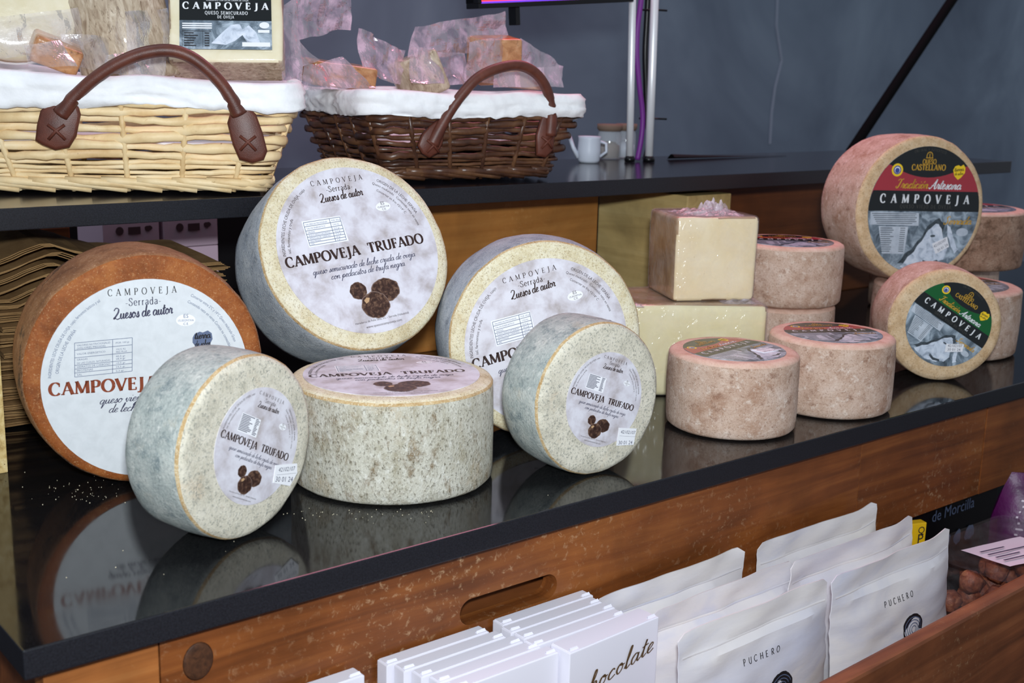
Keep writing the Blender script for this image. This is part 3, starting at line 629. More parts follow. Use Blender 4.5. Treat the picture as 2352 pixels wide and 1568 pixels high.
def old_cheese_art(lab, mp):
    br = Flat(); bl = Flat(); wh = Flat(); ex = Flat(); sl_ = Flat()
    g, w = glyph_text('CAMPOVEJA', 'serif', .15, .06, .62); place(br, g, w, -.385, .835, .266, .862, .066)
    g, w = glyph_text('-Serrada-', 'serif', .14, .06, .1); place(sl_, g, w, -.22, .735, .12, .752, .075)
    g, w = glyph_text('Quesos de autor', 'script', .34, .14, .0, .12); place(sl_, g, w, -.335, .605, .23, .655, .052)
    g, w = glyph_text('CAMPOVEJA', 'serif', .25, .085, .05); place(ex, g, w, -.925, -.125, .08, -.10, .125)
    for t, x0, x1, y in (('queso viejo', -.463, -.05, -.235), ('de leche cruda de oveja', -.377, .48, -.325)):
        g, w = glyph_text(t, 'script', .2, .1, 0, .3); place(sl_, g, w, x0, y, x1, y+.02, .04)
    wh.disc(.36, .581, .095, .06)
    place(bl, *sans_text('ES'), .335, .605, .385, .605); place(bl, *sans_text('15.00297/VA'), .28, .568, .44, .568); place(bl, *sans_text('C.E.'), .335, .532, .39, .532)
    place_arc(bl, *sans_text('INGREDIENTES: LECHE CRUDA DE OVEJA, cuajo, fermentos lacticos y sal'), .905, 177, 120, .042)
    place_arc(bl, *sans_text('ORIGEN DE LA LECHE: ESPAÑA'), .84, 174, 143, .045)
    place_arc(bl, *sans_text('Conservar entre 2ºC y 14ºC Queso madurado Graso'), .915, 64, 22, .042)
    place_arc(bl, *sans_text('Contenido neto en venta Corteza no comestible'), .845, 64, 20, .042)
    X0, X1, XS = -.69, -.155, -.34
    def ty(x, y): return (x, y+(x+.69)*.065)
    ys = (.386, .315, .24, .165, .128, .09, .05)
    for y in ys: bl.line(ty(X0, y), ty(X1, y), .005)
    for x in (X0, XS, X1): bl.line(ty(x, ys[0]), ty(x, ys[-1]), .005)
    for t, y in (('VALORES NUTRICIONALES', .35), ('(VALORES MEDIOS)', .322), ('VALOR ENERGETICO', .265), ('GRASAS', .21), ('DE LAS CUALES: SATURADAS', .175), ('HIDRATOS DE CARBONO', .137), ('PROTEINAS', .1), ('SAL', .06)):
        s, w = sans_text(t); a = ty(X0+.02, y); b = ty(X0+.02+min(.31, .0165*len(t)), y); place(bl, s, w, *a, *b, .026)
    for t, y in (('POR 100 gr', .34), ('1915 KJ', .275), ('462 Kcal', .25), ('40,5 gr', .205), ('28,4 gr', .18), ('<0,5 gr', .137), ('24,5 gr', .1), ('2,3 gr', .06)):
        s, w = sans_text(t); a = ty(XS+.03, y); b = ty(XS+.03+.013*len(t), y); place(bl, s, w, *a, *b, .024)
    art('oval_mark', wh, sticker_white, lab, mp(.00006))
    h = Flat(); h.poly([(.43, .40), (.45, .44), (.50, .46), (.53, .45), (.58, .47), (.62, .44), (.63, .38), (.60, .32), (.53, .26), (.46, .31), (.43, .35)])
    art('heart_emblem', h, ink_blue, lab, mp(.00006))
    t2 = Flat(); g, w = glyph_text('tierra', 'script', .3, .2, 0, .1); place(t2, g, w, .45, .385, .61, .395, .035); g, w = glyph_text('de sabor', 'script', .3, .2, 0, .1); place(t2, g, w, .455, .305, .61, .315, .03)
    art('emblem_lettering', t2, ink_black, lab, mp(.00014))
    art('grey_lettering', br, ink_black, lab, mp(.00014)); art('slate_lettering', sl_, ink_slate, lab, mp(.00014)); art('fine_lettering', bl, ink_blue, lab, mp(.00014)); art('rust_lettering', ex, ink_rust, lab, mp(.00014))
def circ_band(lo, hi, n=28):
    """region of the unit disc between curves lo(x) and hi(x)"""
    f = Flat(); top = []; bot = []
    for i in range(n+1):
        x = math.cos(math.pi*(1-i/n))*.9995; c = math.sqrt(max(0, 1-x*x))
        a = max(-c, min(c, lo(x))); b = max(-c, min(c, hi(x)))
        bot.append((x, a)); top.append((x, b))
    for i in range(n):
        if top[i][1]-bot[i][1] > 1e-5 or top[i+1][1]-bot[i+1][1] > 1e-5: f.poly([bot[i], bot[i+1], top[i+1], top[i]])
    return f
def castellano_art(lab, mp, band, price=True):
    dome = lambda x: .515+.42*x*x
    art('photo_print', circ_band(lambda x: -1, lambda x: -.012), photo_grey, lab, mp(.00004))
    art('black_band', circ_band(lambda x: -.015, lambda x: .305), print_black, lab, mp(.00004))
    art('colour_band', circ_band(lambda x: .305, lambda x: .305+max(.0, dome(x)-.305)), band, lab, mp(.00004))
    art('black_dome', circ_band(dome, lambda x: 1), print_black, lab, mp(.00004))
    def wool(pts, k, am):
        out_ = []
        for i in range(len(pts)):
            p, q = pts[i], pts[(i+1) % len(pts)]
            for t in (0, .33, .66):
                x_, y_ = p[0]+(q[0]-p[0])*t, p[1]+(q[1]-p[1])*t; d_ = am*math.sin(i*7.3+t*19+k)
                out_.append((x_+d_, y_+am*math.cos(i*5.1+t*23+k)))
        return out_
    art('wool_print', Flat().poly(wool([(-.42, -.84), (-.30, -.70), (-.12, -.55), (.02, -.40), (.14, -.20), (.3, -.12), (.4, -.2), (.34, -.4), (.1, -.62), (-.1, -.85)], 1, .02)), photo_dark, lab, mp(.00007))
    art('sheep_print', Flat().poly(wool([(-.36, -.88), (-.22, -.74), (-.06, -.58), (.06, -.42), (.16, -.26), (.28, -.2), (.34, -.3), (.40, -.48), (.5, -.62), (.46, -.76), (.3, -.86), (.1, -.93), (-.12, -.95)], 2, .016)), photo_light, lab, mp(.0001))
    art('ear_print', Flat().poly(wool([(.44, -.2), (.54, -.3), (.62, -.48), (.70, -.62), (.62, -.68), (.54, -.56), (.47, -.4)], 3, .012)), photo_light, lab, mp(.0001))
    art('eye_print', Flat().disc(.20, -.40, .045, .02, 14, .2, 1), photo_dark, lab, mp(.00013)); art('muzzle_print', Flat().poly([(.06, -.78), (.18, -.82), (.32, -.78), (.36, -.82), (.2, -.88), (.06, -.84)]), photo_dark, lab, mp(.00013))
    wh = Flat(); gd = Flat(); di = Flat(); tx = Flat(); ye = Flat(); bu = Flat(); tt = Flat()
    g, w = glyph_text('CAMPOVEJA', 'serif', .24, .09, .80); place(wh, g, w, -.81, .115, .80, .112, .135)
    g, w = glyph_text('QUESO VIEJO DE OVEJA', 'serif', .14, .07, .3); place(di, g, w, -.446, .035, .478, .033, .055)
    g, w = glyph_text('QUESO', 'serif', .22, .09, .05); place(gd, g, w, -.115, .722, .13, .727, .075)
    g, w = glyph_text('CASTELLANO', 'serif', .22, .09, .04); place(gd, g, w, -.3, .625, .31, .632, .09)
    g, w = glyph_text('ORIGINAL Y AUTENTICO', 'serif', .12, .07, .2); place_arc(di, g, w, .93, 107, 72, .04)
    for k in range(3): gd.line((-.05+.05*k, .82), (-.05+.05*k, .87+.02*(k == 1)), .012)
    gd.line((-.065, .82), (.065, .82), .012); gd.ribbon(ell(0, .87, .045, .04, 0, 180, 10), lambda a, b: .012)
    g, w = glyph_text('Tradición', 'script', .28, .1, 0, .28); place(gd, g, w, -.56, .345, .02, .345, .068)
    g, w = glyph_text('Artesana', 'script', .28, .1, 0, .28); place(wh, g, w, .045, .34, .62, .34, .072)
    g, w = glyph_text('Serrada', 'script', .26, .1, 0, .28); place(gd, g, w, .37, -.215, .88, -.21, .06)
    ye.disc(-.553, .623, .1); bu.disc(-.553, .623, .068); wh.disc(-.553, .623, .05); bu2 = Flat().disc(-.553, .615, .04)
    ye.poly([(.45, .64), (.48, .70), (.54, .72), (.58, .70), (.63, .73), (.67, .68), (.67, .60), (.60, .52), (.55, .49), (.48, .55)])
    g, w = glyph_text('tierra', 'script', .25, .15, 0, .1); place(tt, g, w, .475, .62, .645, .635, .03); g, w = glyph_text('de sabor', 'script', .25, .15, 0, .1); place(tt, g, w, .485, .56, .64, .57, .025)
    wh.rect(-.95, -.235, -.09, -.035) if False else None
    wp = Flat(); wp.poly([(-.955, -.03), (-.09, -.04), (-.077, -.24), (-.94, -.225)]); wp.poly([(-.79, -.25), (-.26, -.255), (-.287, -.686), (-.69, -.68)]); wp.disc(.735, -.337, .11, .065)
    for k in range(6): tx.rect(-.93+.02*k, -.06-.03*k, -.12-random.uniform(0, .1), -.05-.03*k)
    for k in range(12): tx.rect(-.76+.004*k, -.285-.033*k, -.5-random.uniform(0, .08), -.275-.033*k); tx.rect(-.4, -.285-.033*k, -.31, -.275-.033*k)
    for k_, nm_ in enumerate(('text_panel', 'text_panel', 'oval_mark')):
        q_ = Flat().poly([wp.v[i] for i in wp.f[k_]]); art(nm_, q_, mat_panel, lab, mp(.0001))
    art('fine_lettering', tx, photo_dark, lab, mp(.00018))
    art('yellow_emblem', ye, print_yellow, lab, mp(.0001)); art('blue_emblem_ring', bu, print_blue, lab, mp(.00014)); art('white_lettering', wh, print_white, lab, mp(.00018))
    art('blue_emblem_centre', bu2, print_blue, lab, mp(.00022)); art('gold_lettering', gd, print_gold, lab, mp(.0002)); art('dim_lettering', di, print_dim, lab, mp(.00018)); art('emblem_lettering', tt, ink_black, lab, mp(.0002))
mat_panel = mottled('printed_text_panel', [(60, 5, .3, [(.3, rgb(168, 178, 190)), (.7, rgb(206, 214, 224))])], .25, .5)

def wheel(name, label, cat, group, c, n, u, v, r, t, mats, seed=0, bulge=.02, base='lean', lab=None, wob=.013, rim=True):
    c = Vector(c); n = Vector(n).normalized(); u = Vector(u).normalized(); v = Vector(v).normalized()
    if base == 'lean': shift = Vector((0, 0, r)); org = c - v*r
    else: shift = Vector((0, -t, 0)); org = c - n*t
    root = thing(name, label, cat, frameM(org, u, -n, v), group)
    k = 72; e = .0048
    prof = [(0.0001, 0), (r*.4, 0), (r*.7, 0), (r*.86, 0), (r*.93, .0002), (r-.0045, .0006), (r-.0015, .0022), (r*1.0, e)]
    mis = [0, 0, 0, 0, 0, 0, 2 if rim else 1]
    for i in range(1, 9):
        h = e+(t-2*e)*i/9; prof.append((r*(1+bulge*math.sin(math.pi*i/9)), h)); mis.append(1)
    prof += [(r*.998, t-e), (r-.0025, t-.002), (r-.007, t-.0004), (r*.6, t), (.0001, t)]; mis += [1, 1, 1, 0, 0]
    def fn(p, i, a):
        rr = math.hypot(p.x, p.y)
        if i >= 4 and i < len(prof)-2:
            d = wob*r*(nz((math.cos(a)*1.6, math.sin(a)*1.6, p.z*14), 1, seed)+.5*nz((math.cos(a)*5, math.sin(a)*5, p.z*40), 1, seed+5)+.3*nz((math.cos(a)*14, math.sin(a)*14, p.z*90), 1, seed+9))
            s = (rr+d*min(1, (i-3)/3))/rr
        else: s = 1
        hz = p.z
        if 4 <= i <= 6: hz += .0006*nz((math.cos(a)*6, math.sin(a)*6, i), 1, seed+3)
        return Vector((p.x*s, hz, p.y*s))+shift
    mb = MB().lathe(prof, k, mis=mis, fn=fn); mb.f = [f[::-1] for f in mb.f]
    part('rind', mb, mats, root, True, 50)
    lobj = None
    if lab:
        lr, mx, mz, rot, lmat, fnart = lab
        yo = -.0006
        m2 = MB().lathe([(.0001, yo), (lr*.5, yo), (lr, yo), (lr+.0001, .0008)], 72, fn=lambda p, i, a: Vector((mx+p.x, p.z, mz+p.y))+shift); m2.f = [f[::-1] for f in m2.f]
        lobj = part('label', m2, lmat, root, False)
        cs, sn = math.cos(rot), math.sin(rot)
        def mp(h):
            return lambda a, b: tuple(Vector((mx+lr*(a*cs-b*sn), yo-h, mz+lr*(a*sn+b*cs)))+shift)
        fnart(lobj, mp)
    return root, lobj, shift
def frame(az, el):
    az, el = R(az), R(el)
    n = Vector((-math.sin(az)*math.cos(el), -math.cos(az)*math.cos(el), math.sin(el)))
    u = Vector((0, 0, 1)).cross(n).normalized(); return n, u, n.cross(u)
TRUF = [truf_face, truf_side, rim_mat]; TRUFS = [truf_face_small, truf_side_small, rim_mat]
def sticker(root, shift, pts, lines, ang, mats=sticker_white):
    """small price sticker on the face; pts in local metres"""
    mb = MB(); n = len(pts)
    mb.add([tuple(Vector((x, -.0013, z))+shift) for x, z in pts]+[tuple(Vector((x, -.0007, z))+shift) for x, z in pts], [tuple(range(n)), tuple(range(2*n-1, n-1, -1))]+[(i, n+i, n+(i+1) % n, (i+1) % n) for i in range(n)])
    o = part('price_sticker', mb, mats, root, label='white printed price sticker')
    f = Flat()
    for t, x0, z0, x1, z1 in lines: place(f, *sans_text(t), x0, z0, x1, z1)
    art('sticker_lettering', f, ink_slate, o, lambda a, b: tuple(Vector((a, -.00135, b))+shift)); return o
n, u, v = frame(11.7, -.8)
wheel('brown_cheese', 'big orange-brown cheese wheel with white label and rust lettering', 'cheese', None, (.4204, 1.0337, .1092), n, u, v, .107, .085, [brown_face, brown_side, brown_side], 1, .022, lab=(.0921, .0003, -.0071, R(-2.5), label_white, old_cheese_art))
n, u, v = frame(-19.4, 0)
ro, lo_, shf = wheel('truffle_cheese', 'small grey-green rinded truffle cheese standing before the orange-brown wheel', 'cheese', 'small truffle cheeses', (.4339, .8612, .0788), n, u, v, .0767, .064, TRUFS, 2, .02, lab=(.0489, .0082, -.0009, R(-28.1), label_truf, lambda l, m: truffle_art(l, m, True)))
L = .0489
P = [(.0082+a*L, b*L) for a, b in ((.418, -.46), (.958, -.572), (.96, -.75), (.767, -.936), (.348, -.76))]
def lerp2(a, b, t): return (a[0]+(b[0]-a[0])*t, a[1]+(b[1]-a[1])*t)
sticker(ro, shf, P, [('42102107', P[0][0]+.003, P[0][1]-.0068, P[1][0]-.003, P[1][1]-.0055), ('____________', P[0][0]+.001, P[0][1]-.0085, P[1][0]-.001, P[1][1]-.008), ('30 01 24', P[4][0]+.002, P[4][1]+.0005, P[3][0]+.003, P[3][1]+.003)], 0)
n, u, v = frame(6.9, 25.3)
wheel('truffle_cheese', 'large truffle cheese wheel tilted back on top of the flat-lying wheel', 'cheese', 'large truffle cheeses', (.6624, 1.0614, .1985), n, u, v, .105, .088, TRUF, 3, .022, lab=(.09, .002, .0016, R(6.3), label_truf, truffle_art))
n, u, v = frame(23.8, 2.5)
wheel('truffle_cheese', 'large truffle cheese wheel standing on the worktop in front of the orange panel', 'cheese', 'large truffle cheeses', (.8124, .9314, .1095), n, u, v, .105, .080, TRUF, 4, .024, lab=(.0888, -.0001, -.0019, R(13.6), label_truf, truffle_art))
n, u, v = frame(4, .8)
ro, lo_, shf = wheel('truffle_cheese', 'small grey-green rinded truffle cheese standing between the flat-lying wheel and pink cheeses', 'cheese', 'small truffle cheeses', (.7827, .8157, .0765), n, u, v, .0755, .064, TRUFS, 5, .02, lab=(.0469, .0043, -.0006, R(-20.4), label_truf, lambda l, m: truffle_art(l, m, True)))
L = .0469
P = [(.0043+a*L, b*L) for a, b in ((.407, -.669), (.892, -.76), (.824, -1.106), (.349, -1.05))]
sticker(ro, shf, P, [('42102107', P[0][0]+.002, P[0][1]-.006, P[1][0]-.002, P[1][1]-.0055), ('____________', P[0][0]+.001, P[0][1]-.008, P[1][0]-.001, P[1][1]-.0078), ('30 01 24', P[3][0]+.002, P[3][1]+.001, P[2][0]-.002, P[2][1]+.001)], 0)
def lying(name, label, group, x, y, z, r, h, ang, mats, seed, lab, bulge=.012, wob=.012):
    u = Vector((math.cos(R(ang)), math.sin(R(ang)), 0)); n = Vector((0, 0, 1)); v = n.cross(u)
    return wheel(name, label, 'cheese', group, (x, y, z+h), n, u, v, r, h, mats, seed, bulge, 'lie', lab, wob)
lying('truffle_cheese', 'large pale mottled truffle cheese lying flat with its label on top', None, .6205, .9335, 0.0006, .0965, .0985, -24.8, [truf_face, flat_side, rim_mat], 6, (.084, 0, .004, 0, label_truf, truffle_art), .01)
# castellano cheeses
CAST = [cast_face, cast_side, cast_face]; LIE = [top_face, cast_side, top_face]
n, u, v = frame(23.3, 1.1)
ro, lo_, shf = wheel('castellano_cheese', 'large pinkish cheese wheel with red-banded label standing on another wheel', 'cheese', None, (1.5605, .9765, .2052), n, u, v, .105, .105, CAST, 7, .02, lab=(.0917, .0037, -.0009, R(-1), photo_grey, lambda l, m: castellano_art(l, m, print_red)))
L = .0917; P = [(.0037+a*L, b*L) for a, b in ((.189, -.537), (.456, -.427), (.508, -.59), (.271, -.699))]
sticker(ro, shf, P, [('42102107', P[0][0]+.004, P[0][1]-.006, P[1][0]-.001, P[1][1]-.006), ('30 01 24', P[3][0]+.003, P[3][1]+.003, P[2][0]-.002, P[2][1]+.002)], 0)
n, u, v = frame(39.9, 1.0)
ro, lo_, shf = wheel('castellano_cheese', 'small pinkish cheese wheel with green-banded label standing on the worktop', 'cheese', None, (1.4174, .8361, .0755), n, u, v, .074, .085, CAST, 8, .02, lab=(.0557, .0038, .0014, R(-32.4), photo_grey, lambda l, m: castellano_art(l, m, print_green)))
P = [(.003, -.024), (.026, -.024), (.025, -.034), (.002, -.035)]
sticker(ro, shf, P, [('42102107', .005, -.028, .024, -.028), ('30 01 24', .005, -.033, .022, -.033)], 0)
red = lambda l, m: castellano_art(l, m, print_red)
ro, lo_, shf = lying('castellano_cheese', 'small pinkish cheese lying flat with price sticker on its red-banded label', None, 1.029, .861, .0006, .0725, .0862, 8.3, LIE, 9, (.057, 0, 0, 0, photo_grey, red))
sticker(ro, shf, [(.010, -.016), (.034, -.022), (.031, -.038), (.008, -.033)], [('42102107', .012, -.023, .032, -.028), ('30 01 24', .011, -.032, .03, -.0365)], 0)
lying('castellano_cheese', 'small pinkish cheese lying flat beside the green-labelled wheel', None, 1.192, .8485, .0006, .0733, .089, -27.4, LIE, 10, (.0575, 0, 0, 0, photo_grey, red))
lying('castellano_cheese', 'small pinkish cheese under another one next to the wrapped blocks', None, 1.3345, 1.040, .0006, .0735, .0835, -35, LIE, 11, (.0575, 0, 0, 0, photo_grey, red))
lying('castellano_cheese', 'small pinkish cheese stacked on another one next to the wrapped blocks', None, 1.338, 1.038, .085, .076, .0825, -40, LIE, 12, (.0615, 0, 0, 0, photo_grey, red))
DK = [top_face, cast_dark_side, top_face]
lying('castellano_cheese', 'large pinkish cheese lying flat beneath the red-labelled wheel', None, 1.6127, .9557, .0006, .1035, .0965, -30, LIE, 13, (.085, 0, 0, 0, photo_grey, red))
lying('castellano_cheese', 'large dark brown rinded cheese lying flat beside the red-labelled wheel', None, 1.80, 1.062, .0985, .105, .092, -40, DK, 14, (.088, 0, 0, 0, photo_grey, red))
lying('castellano_cheese', 'large pinkish cheese supporting the dark brown rinded one', None, 1.885, 1.145, .0006, .105, .0965, -40, LIE, 15, None)

# ------------------------------------------------------------------ wrapped cheese blocks
def soft_block(w, d, h, seed, nx=10, ny=6, nz_=8, amp=.0012, bev=.004):
    """slightly irregular bevelled block, base at z=0, front face y=0; material 1 on the sides, 0 on front"""
    bm = bmesh.new(); bmesh.ops.create_cube(bm, size=1)
    for q in bm.verts: q.co = Vector((q.co.x*w, (q.co.y+.5)*d, (q.co.z+.5)*h))
    bmesh.ops.bevel(bm, geom=bm.edges[:], offset=bev, segments=3, profile=.5, affect='EDGES')
    bmesh.ops.subdivide_edges(bm, edges=[e for e in bm.edges if e.calc_length() > .02], cuts=5, use_grid_fill=True)
    for q in bm.verts:
        s = amp*(nz(q.co, 22, seed)+.6*nz(q.co, 60, seed+2)); q.co += q.co.normalized()*s
    bm.normal_update(); me = bpy.data.meshes.new('block'); 
    for f in bm.faces:
        f.smooth = True; f.material_index = 0 if f.normal.y < -.7 else 1
    bm.to_mesh(me); bm.free(); return me
def crumple(seed, w, d, h, n=14, sharp=26):
    return MB().grid(lambda a, b: ((a-.5)*w, (b-.5)*d, max(0.0006, h*(.4+.6*nz((a*w*sharp*4, b*d*sharp*4, 0), 1, seed))*(1-(2*a-1)**4)*(1-(2*b-1)**4))), n, n)
a_, b_2 = Vector((1.024, 1.007, 0)), Vector((1.158, .918, 0))
dx = (b_2-a_).normalized(); dy = Vector((-dx.y, dx.x, 0))
hb = thing('half_cheese', 'large pale cheese half wrapped in film under the smaller block', 'cheese', frameM((a_+b_2)/2-dx*.012+Vector((0, 0, .0006)), dx, dy, (0, 0, 1)))
me = soft_block((b_2-a_).length+.022, .13, .1135, 3, bev=.007); me.materials.append(half_face); me.materials.append(block_rind); put('paste', me, hb)
def shell(w, d, h, seed):
    m = soft_block(w+.002, d+.002, h+.0012, seed, bev=.006, amp=.0016); m.materials.append(cling_wrap); m.materials.append(cling_wrap); return m
cling_wrap = film('cling_wrap', rgb(244, 240, 240), 0.07, 0.16, 0.9, 0.08)
o = put('film_wrap', shell((b_2-a_).length+.022, .13, .1135, 3), hb); o.location = (0, -.001, 0)
cr_ = crumple(4, .05, .05, .007); cr_.xform(Matrix.Translation((.062, .035, .1132))); part('film_fold', cr_, cling, hb, False)
cr_ = crumple(9, .03, .02, .006); cr_.xform(Matrix.Translation((-.08, -.004, .1132))); part('film_fold', cr_, cling, hb, False)
a_, b_2 = Vector((1.073, .999, 0)), Vector((1.168, .951, 0))
dx = (b_2-a_).normalized(); dy = Vector((-dx.y, dx.x, 0))
tb = thing('cheese_block', 'golden cheese block in cling film on top of the pale half', 'cheese', frameM((a_+b_2)/2+Vector((0, 0, .1145)), dx, dy, (0, 0, 1)))
me = soft_block((b_2-a_).length, .10, .1035, 5, bev=.005); me.materials.append(block_face); me.materials.append(block_rind); put('paste', me, tb)
o = put('film_wrap', shell((b_2-a_).length, .10, .1035, 5), tb); o.location = (0, -.001, 0)
cr_ = crumple(6, .085, .06, .011, 22, 34); cr_.xform(Matrix.Translation((.0, .04, .1033))); part('film_gather', cr_, cling, tb, False, label='crumpled cling film gathered on top')
cr_ = crumple(8, .035, .03, .024, 18, 60); cr_.xform(Matrix.Translation((.012, .05, .105))); part('film_knot', cr_, cling, tb, False)

# ------------------------------------------------------------------ baskets
def rrect(w, d, rad, n):
    """points and outward normals round a rounded rectangle centred on 0"""
    segs = []; hw, hd = w/2-rad, d/2-rad
    L = [2*hw, math.pi*rad/2, 2*hd, math.pi*rad/2]*2; tot = sum(L)
    def at(s):
        s = (s % 1)*tot
        pieces = [('l', (-hw, -hd-rad), (1, 0), (0, -1)), ('c', (hw, -hd), -90), ('l', (hw+rad, -hd), (0, 1), (1, 0)), ('c', (hw, hd), 0), ('l', (hw, hd+rad), (-1, 0), (0, 1)), ('c', (-hw, hd), 90), ('l', (-hw-rad, hd), (0, -1), (-1, 0)), ('c', (-hw, -hd), 180)]
        lens = [2*hw, math.pi*rad/2, 2*hd, math.pi*rad/2, 2*hw, math.pi*rad/2, 2*hd, math.pi*rad/2]
        for pc, l in zip(pieces, lens):
            if s <= l:
                if pc[0] == 'l': return Vector((pc[1][0]+pc[2][0]*s, pc[1][1]+pc[2][1]*s, 0)), Vector((pc[3][0], pc[3][1], 0))
                a = R(pc[2]+90*s/l); nn = Vector((math.cos(a), math.sin(a), 0)); return Vector((pc[1][0], pc[1][1], 0))+nn*rad, nn
            s -= l
        return Vector((-hw, -hd-rad, 0)), Vector((0, -1, 0))
    return at, tot
def basket(label, M, wb, db, wr, dr, hgt, mat, seed, thick_rows, thin_rows, pitch, thin_pitch, liner_h, nst, liner_lift=0.0):
    rnd = random.Random(seed)
    root = thing('wicker_basket', label, 'basket', M)
    def at(s, z):
        k = z/hgt; f, tot = rrect(wb+(wr-wb)*k, db+(dr-db)*k, .022, 1); p, nn = f(s); return Vector((p.x, p.y, z)), nn, tot
    _, _, tot = at(0, 0)
    # stakes
    for i in range(nst):
        s = (i+.5)/nst
        pts = [at(s, z)[0] for z in (.004, hgt*.35, hgt*.7, hgt)]
        part('stake', MB().tube(pts, .0033, 7), mat, root, True)
    z = .014; row = 0
    def weaver(z, hh, amp, name, N):
        pts = []; ph = rnd.random()*6
        for i in range(N):
            s = i/N; p, nn, _ = at(s, z)
            off = amp*math.cos(math.pi*(s*nst)+math.pi*row+math.pi*.5*0)
            pts.append(p+nn*off+Vector((0, 0, hh*.30*math.sin(s*nst*1.7+ph)+hh*.16*rnd.uniform(-1, 1))))
        rs = [hh*(.84+.2*math.sin(i*.37+ph)+.06*math.sin(i*1.9)) for i in range(N)]
        part(name, MB().tube(pts, rs, 8, closed=True, flat=.62, upv=(0, 0, 1)), mat, root, True)
    for i in range(thin_rows):
        weaver(z, thin_pitch*.60, .0032, 'thin_weaver', nst*5); z += thin_pitch; row += 1
    z += pitch*.22
    for i in range(thick_rows):
        weaver(z, pitch*.60, .0052, 'weaver', nst*6); z += pitch; row += 1
    # plaited foot border
    n = int(tot/.036)
    for i in range(n):
        s0 = i/n; L = .098/tot; pts = []
        for k in range(6):
            t = k/5; p, nn, _ = at(s0+L*t, 0); pts.append(p+nn*(.0075-.004*abs(t-.3)+rnd.uniform(-.0004, .0004))+Vector((0, 0, .0152-.0102*t+.002*math.sin(t*3.1))))
        part('border_stick', MB().tube(pts, [.0046, .0048, .0046, .0042, .0038, .0032], 7), mat, root, True)
    # base
    f, _ = rrect(wb-.01, db-.01, .02, 1); poly = [(f(i/40)[0].x, f(i/40)[0].y) for i in range(40)]
    part('base', MB().prism(poly, .004, .008), mat, root)
    # cloth liner folded over the rim
    N = 260; rt_ = MB(); prof = [(-.004, .0), (-.006, .018), (-.004, .030), (.000, .037), (.005, .040), (.0095, .037), (.0125, .031), (.0130, .025), (.0118, .020), (.0124, .015), (.0122, .009), (.0112, .004), (.0098, .000), (.0080, -.001)]
    rings = []
    for i in range(N):
        s = i/N; p, nn, _ = at(s, hgt); lift = liner_lift*max(0, -p.x/(wr/2)); q = s*tot
        w1 = math.sin(2*math.pi*s*5+seed)*.6+nz((math.cos(2*math.pi*s)*3, math.sin(2*math.pi*s)*3, 1), 1, seed); w2 = nz((math.cos(2*math.pi*s)*14, math.sin(2*math.pi*s)*14, 4), 1, seed)
        ring = []
        for j, (o, h) in enumerate(prof):
            hh = h/.040*liner_h
            fold = .0052*nz((math.cos(2*math.pi*s)*5, math.sin(2*math.pi*s)*5, j*.55+3*s), 1, seed+2)+.0026*nz((math.cos(2*math.pi*s)*17, math.sin(2*math.pi*s)*17, j*.9), 1, seed+4)
            ring.append(p+nn*(o+(fold if j > 0 else 0))+Vector((0, 0, hh-.002+(lift*(h/.04))+(.0030*w1 if 1 < j < 10 else 0)+(.0035*w1+.0030*w2 if j > 9 else 0))))
        rings.append(ring)
    m = len(prof); V = [q for r in rings for q in r]; Fc = [(i*m+j, ((i+1) % N)*m+j, ((i+1) % N)*m+j+1, i*m+j+1) for i in range(N) for j in range(m-1)]
    rt_.add(V, Fc); part('cloth_liner', rt_, cloth, root, True, label='white cotton liner folded over the rim')
    f2, _ = rrect(wb+(wr-wb)*.6-.02, db+(dr-db)*.6-.02, .02, 1); poly = [(f2(i/40)[0].x, f2(i/40)[0].y) for i in range(40)]
    part('liner_floor', MB().prism(poly, hgt*.55, hgt*.55+.003), cloth, root)
    return root, at
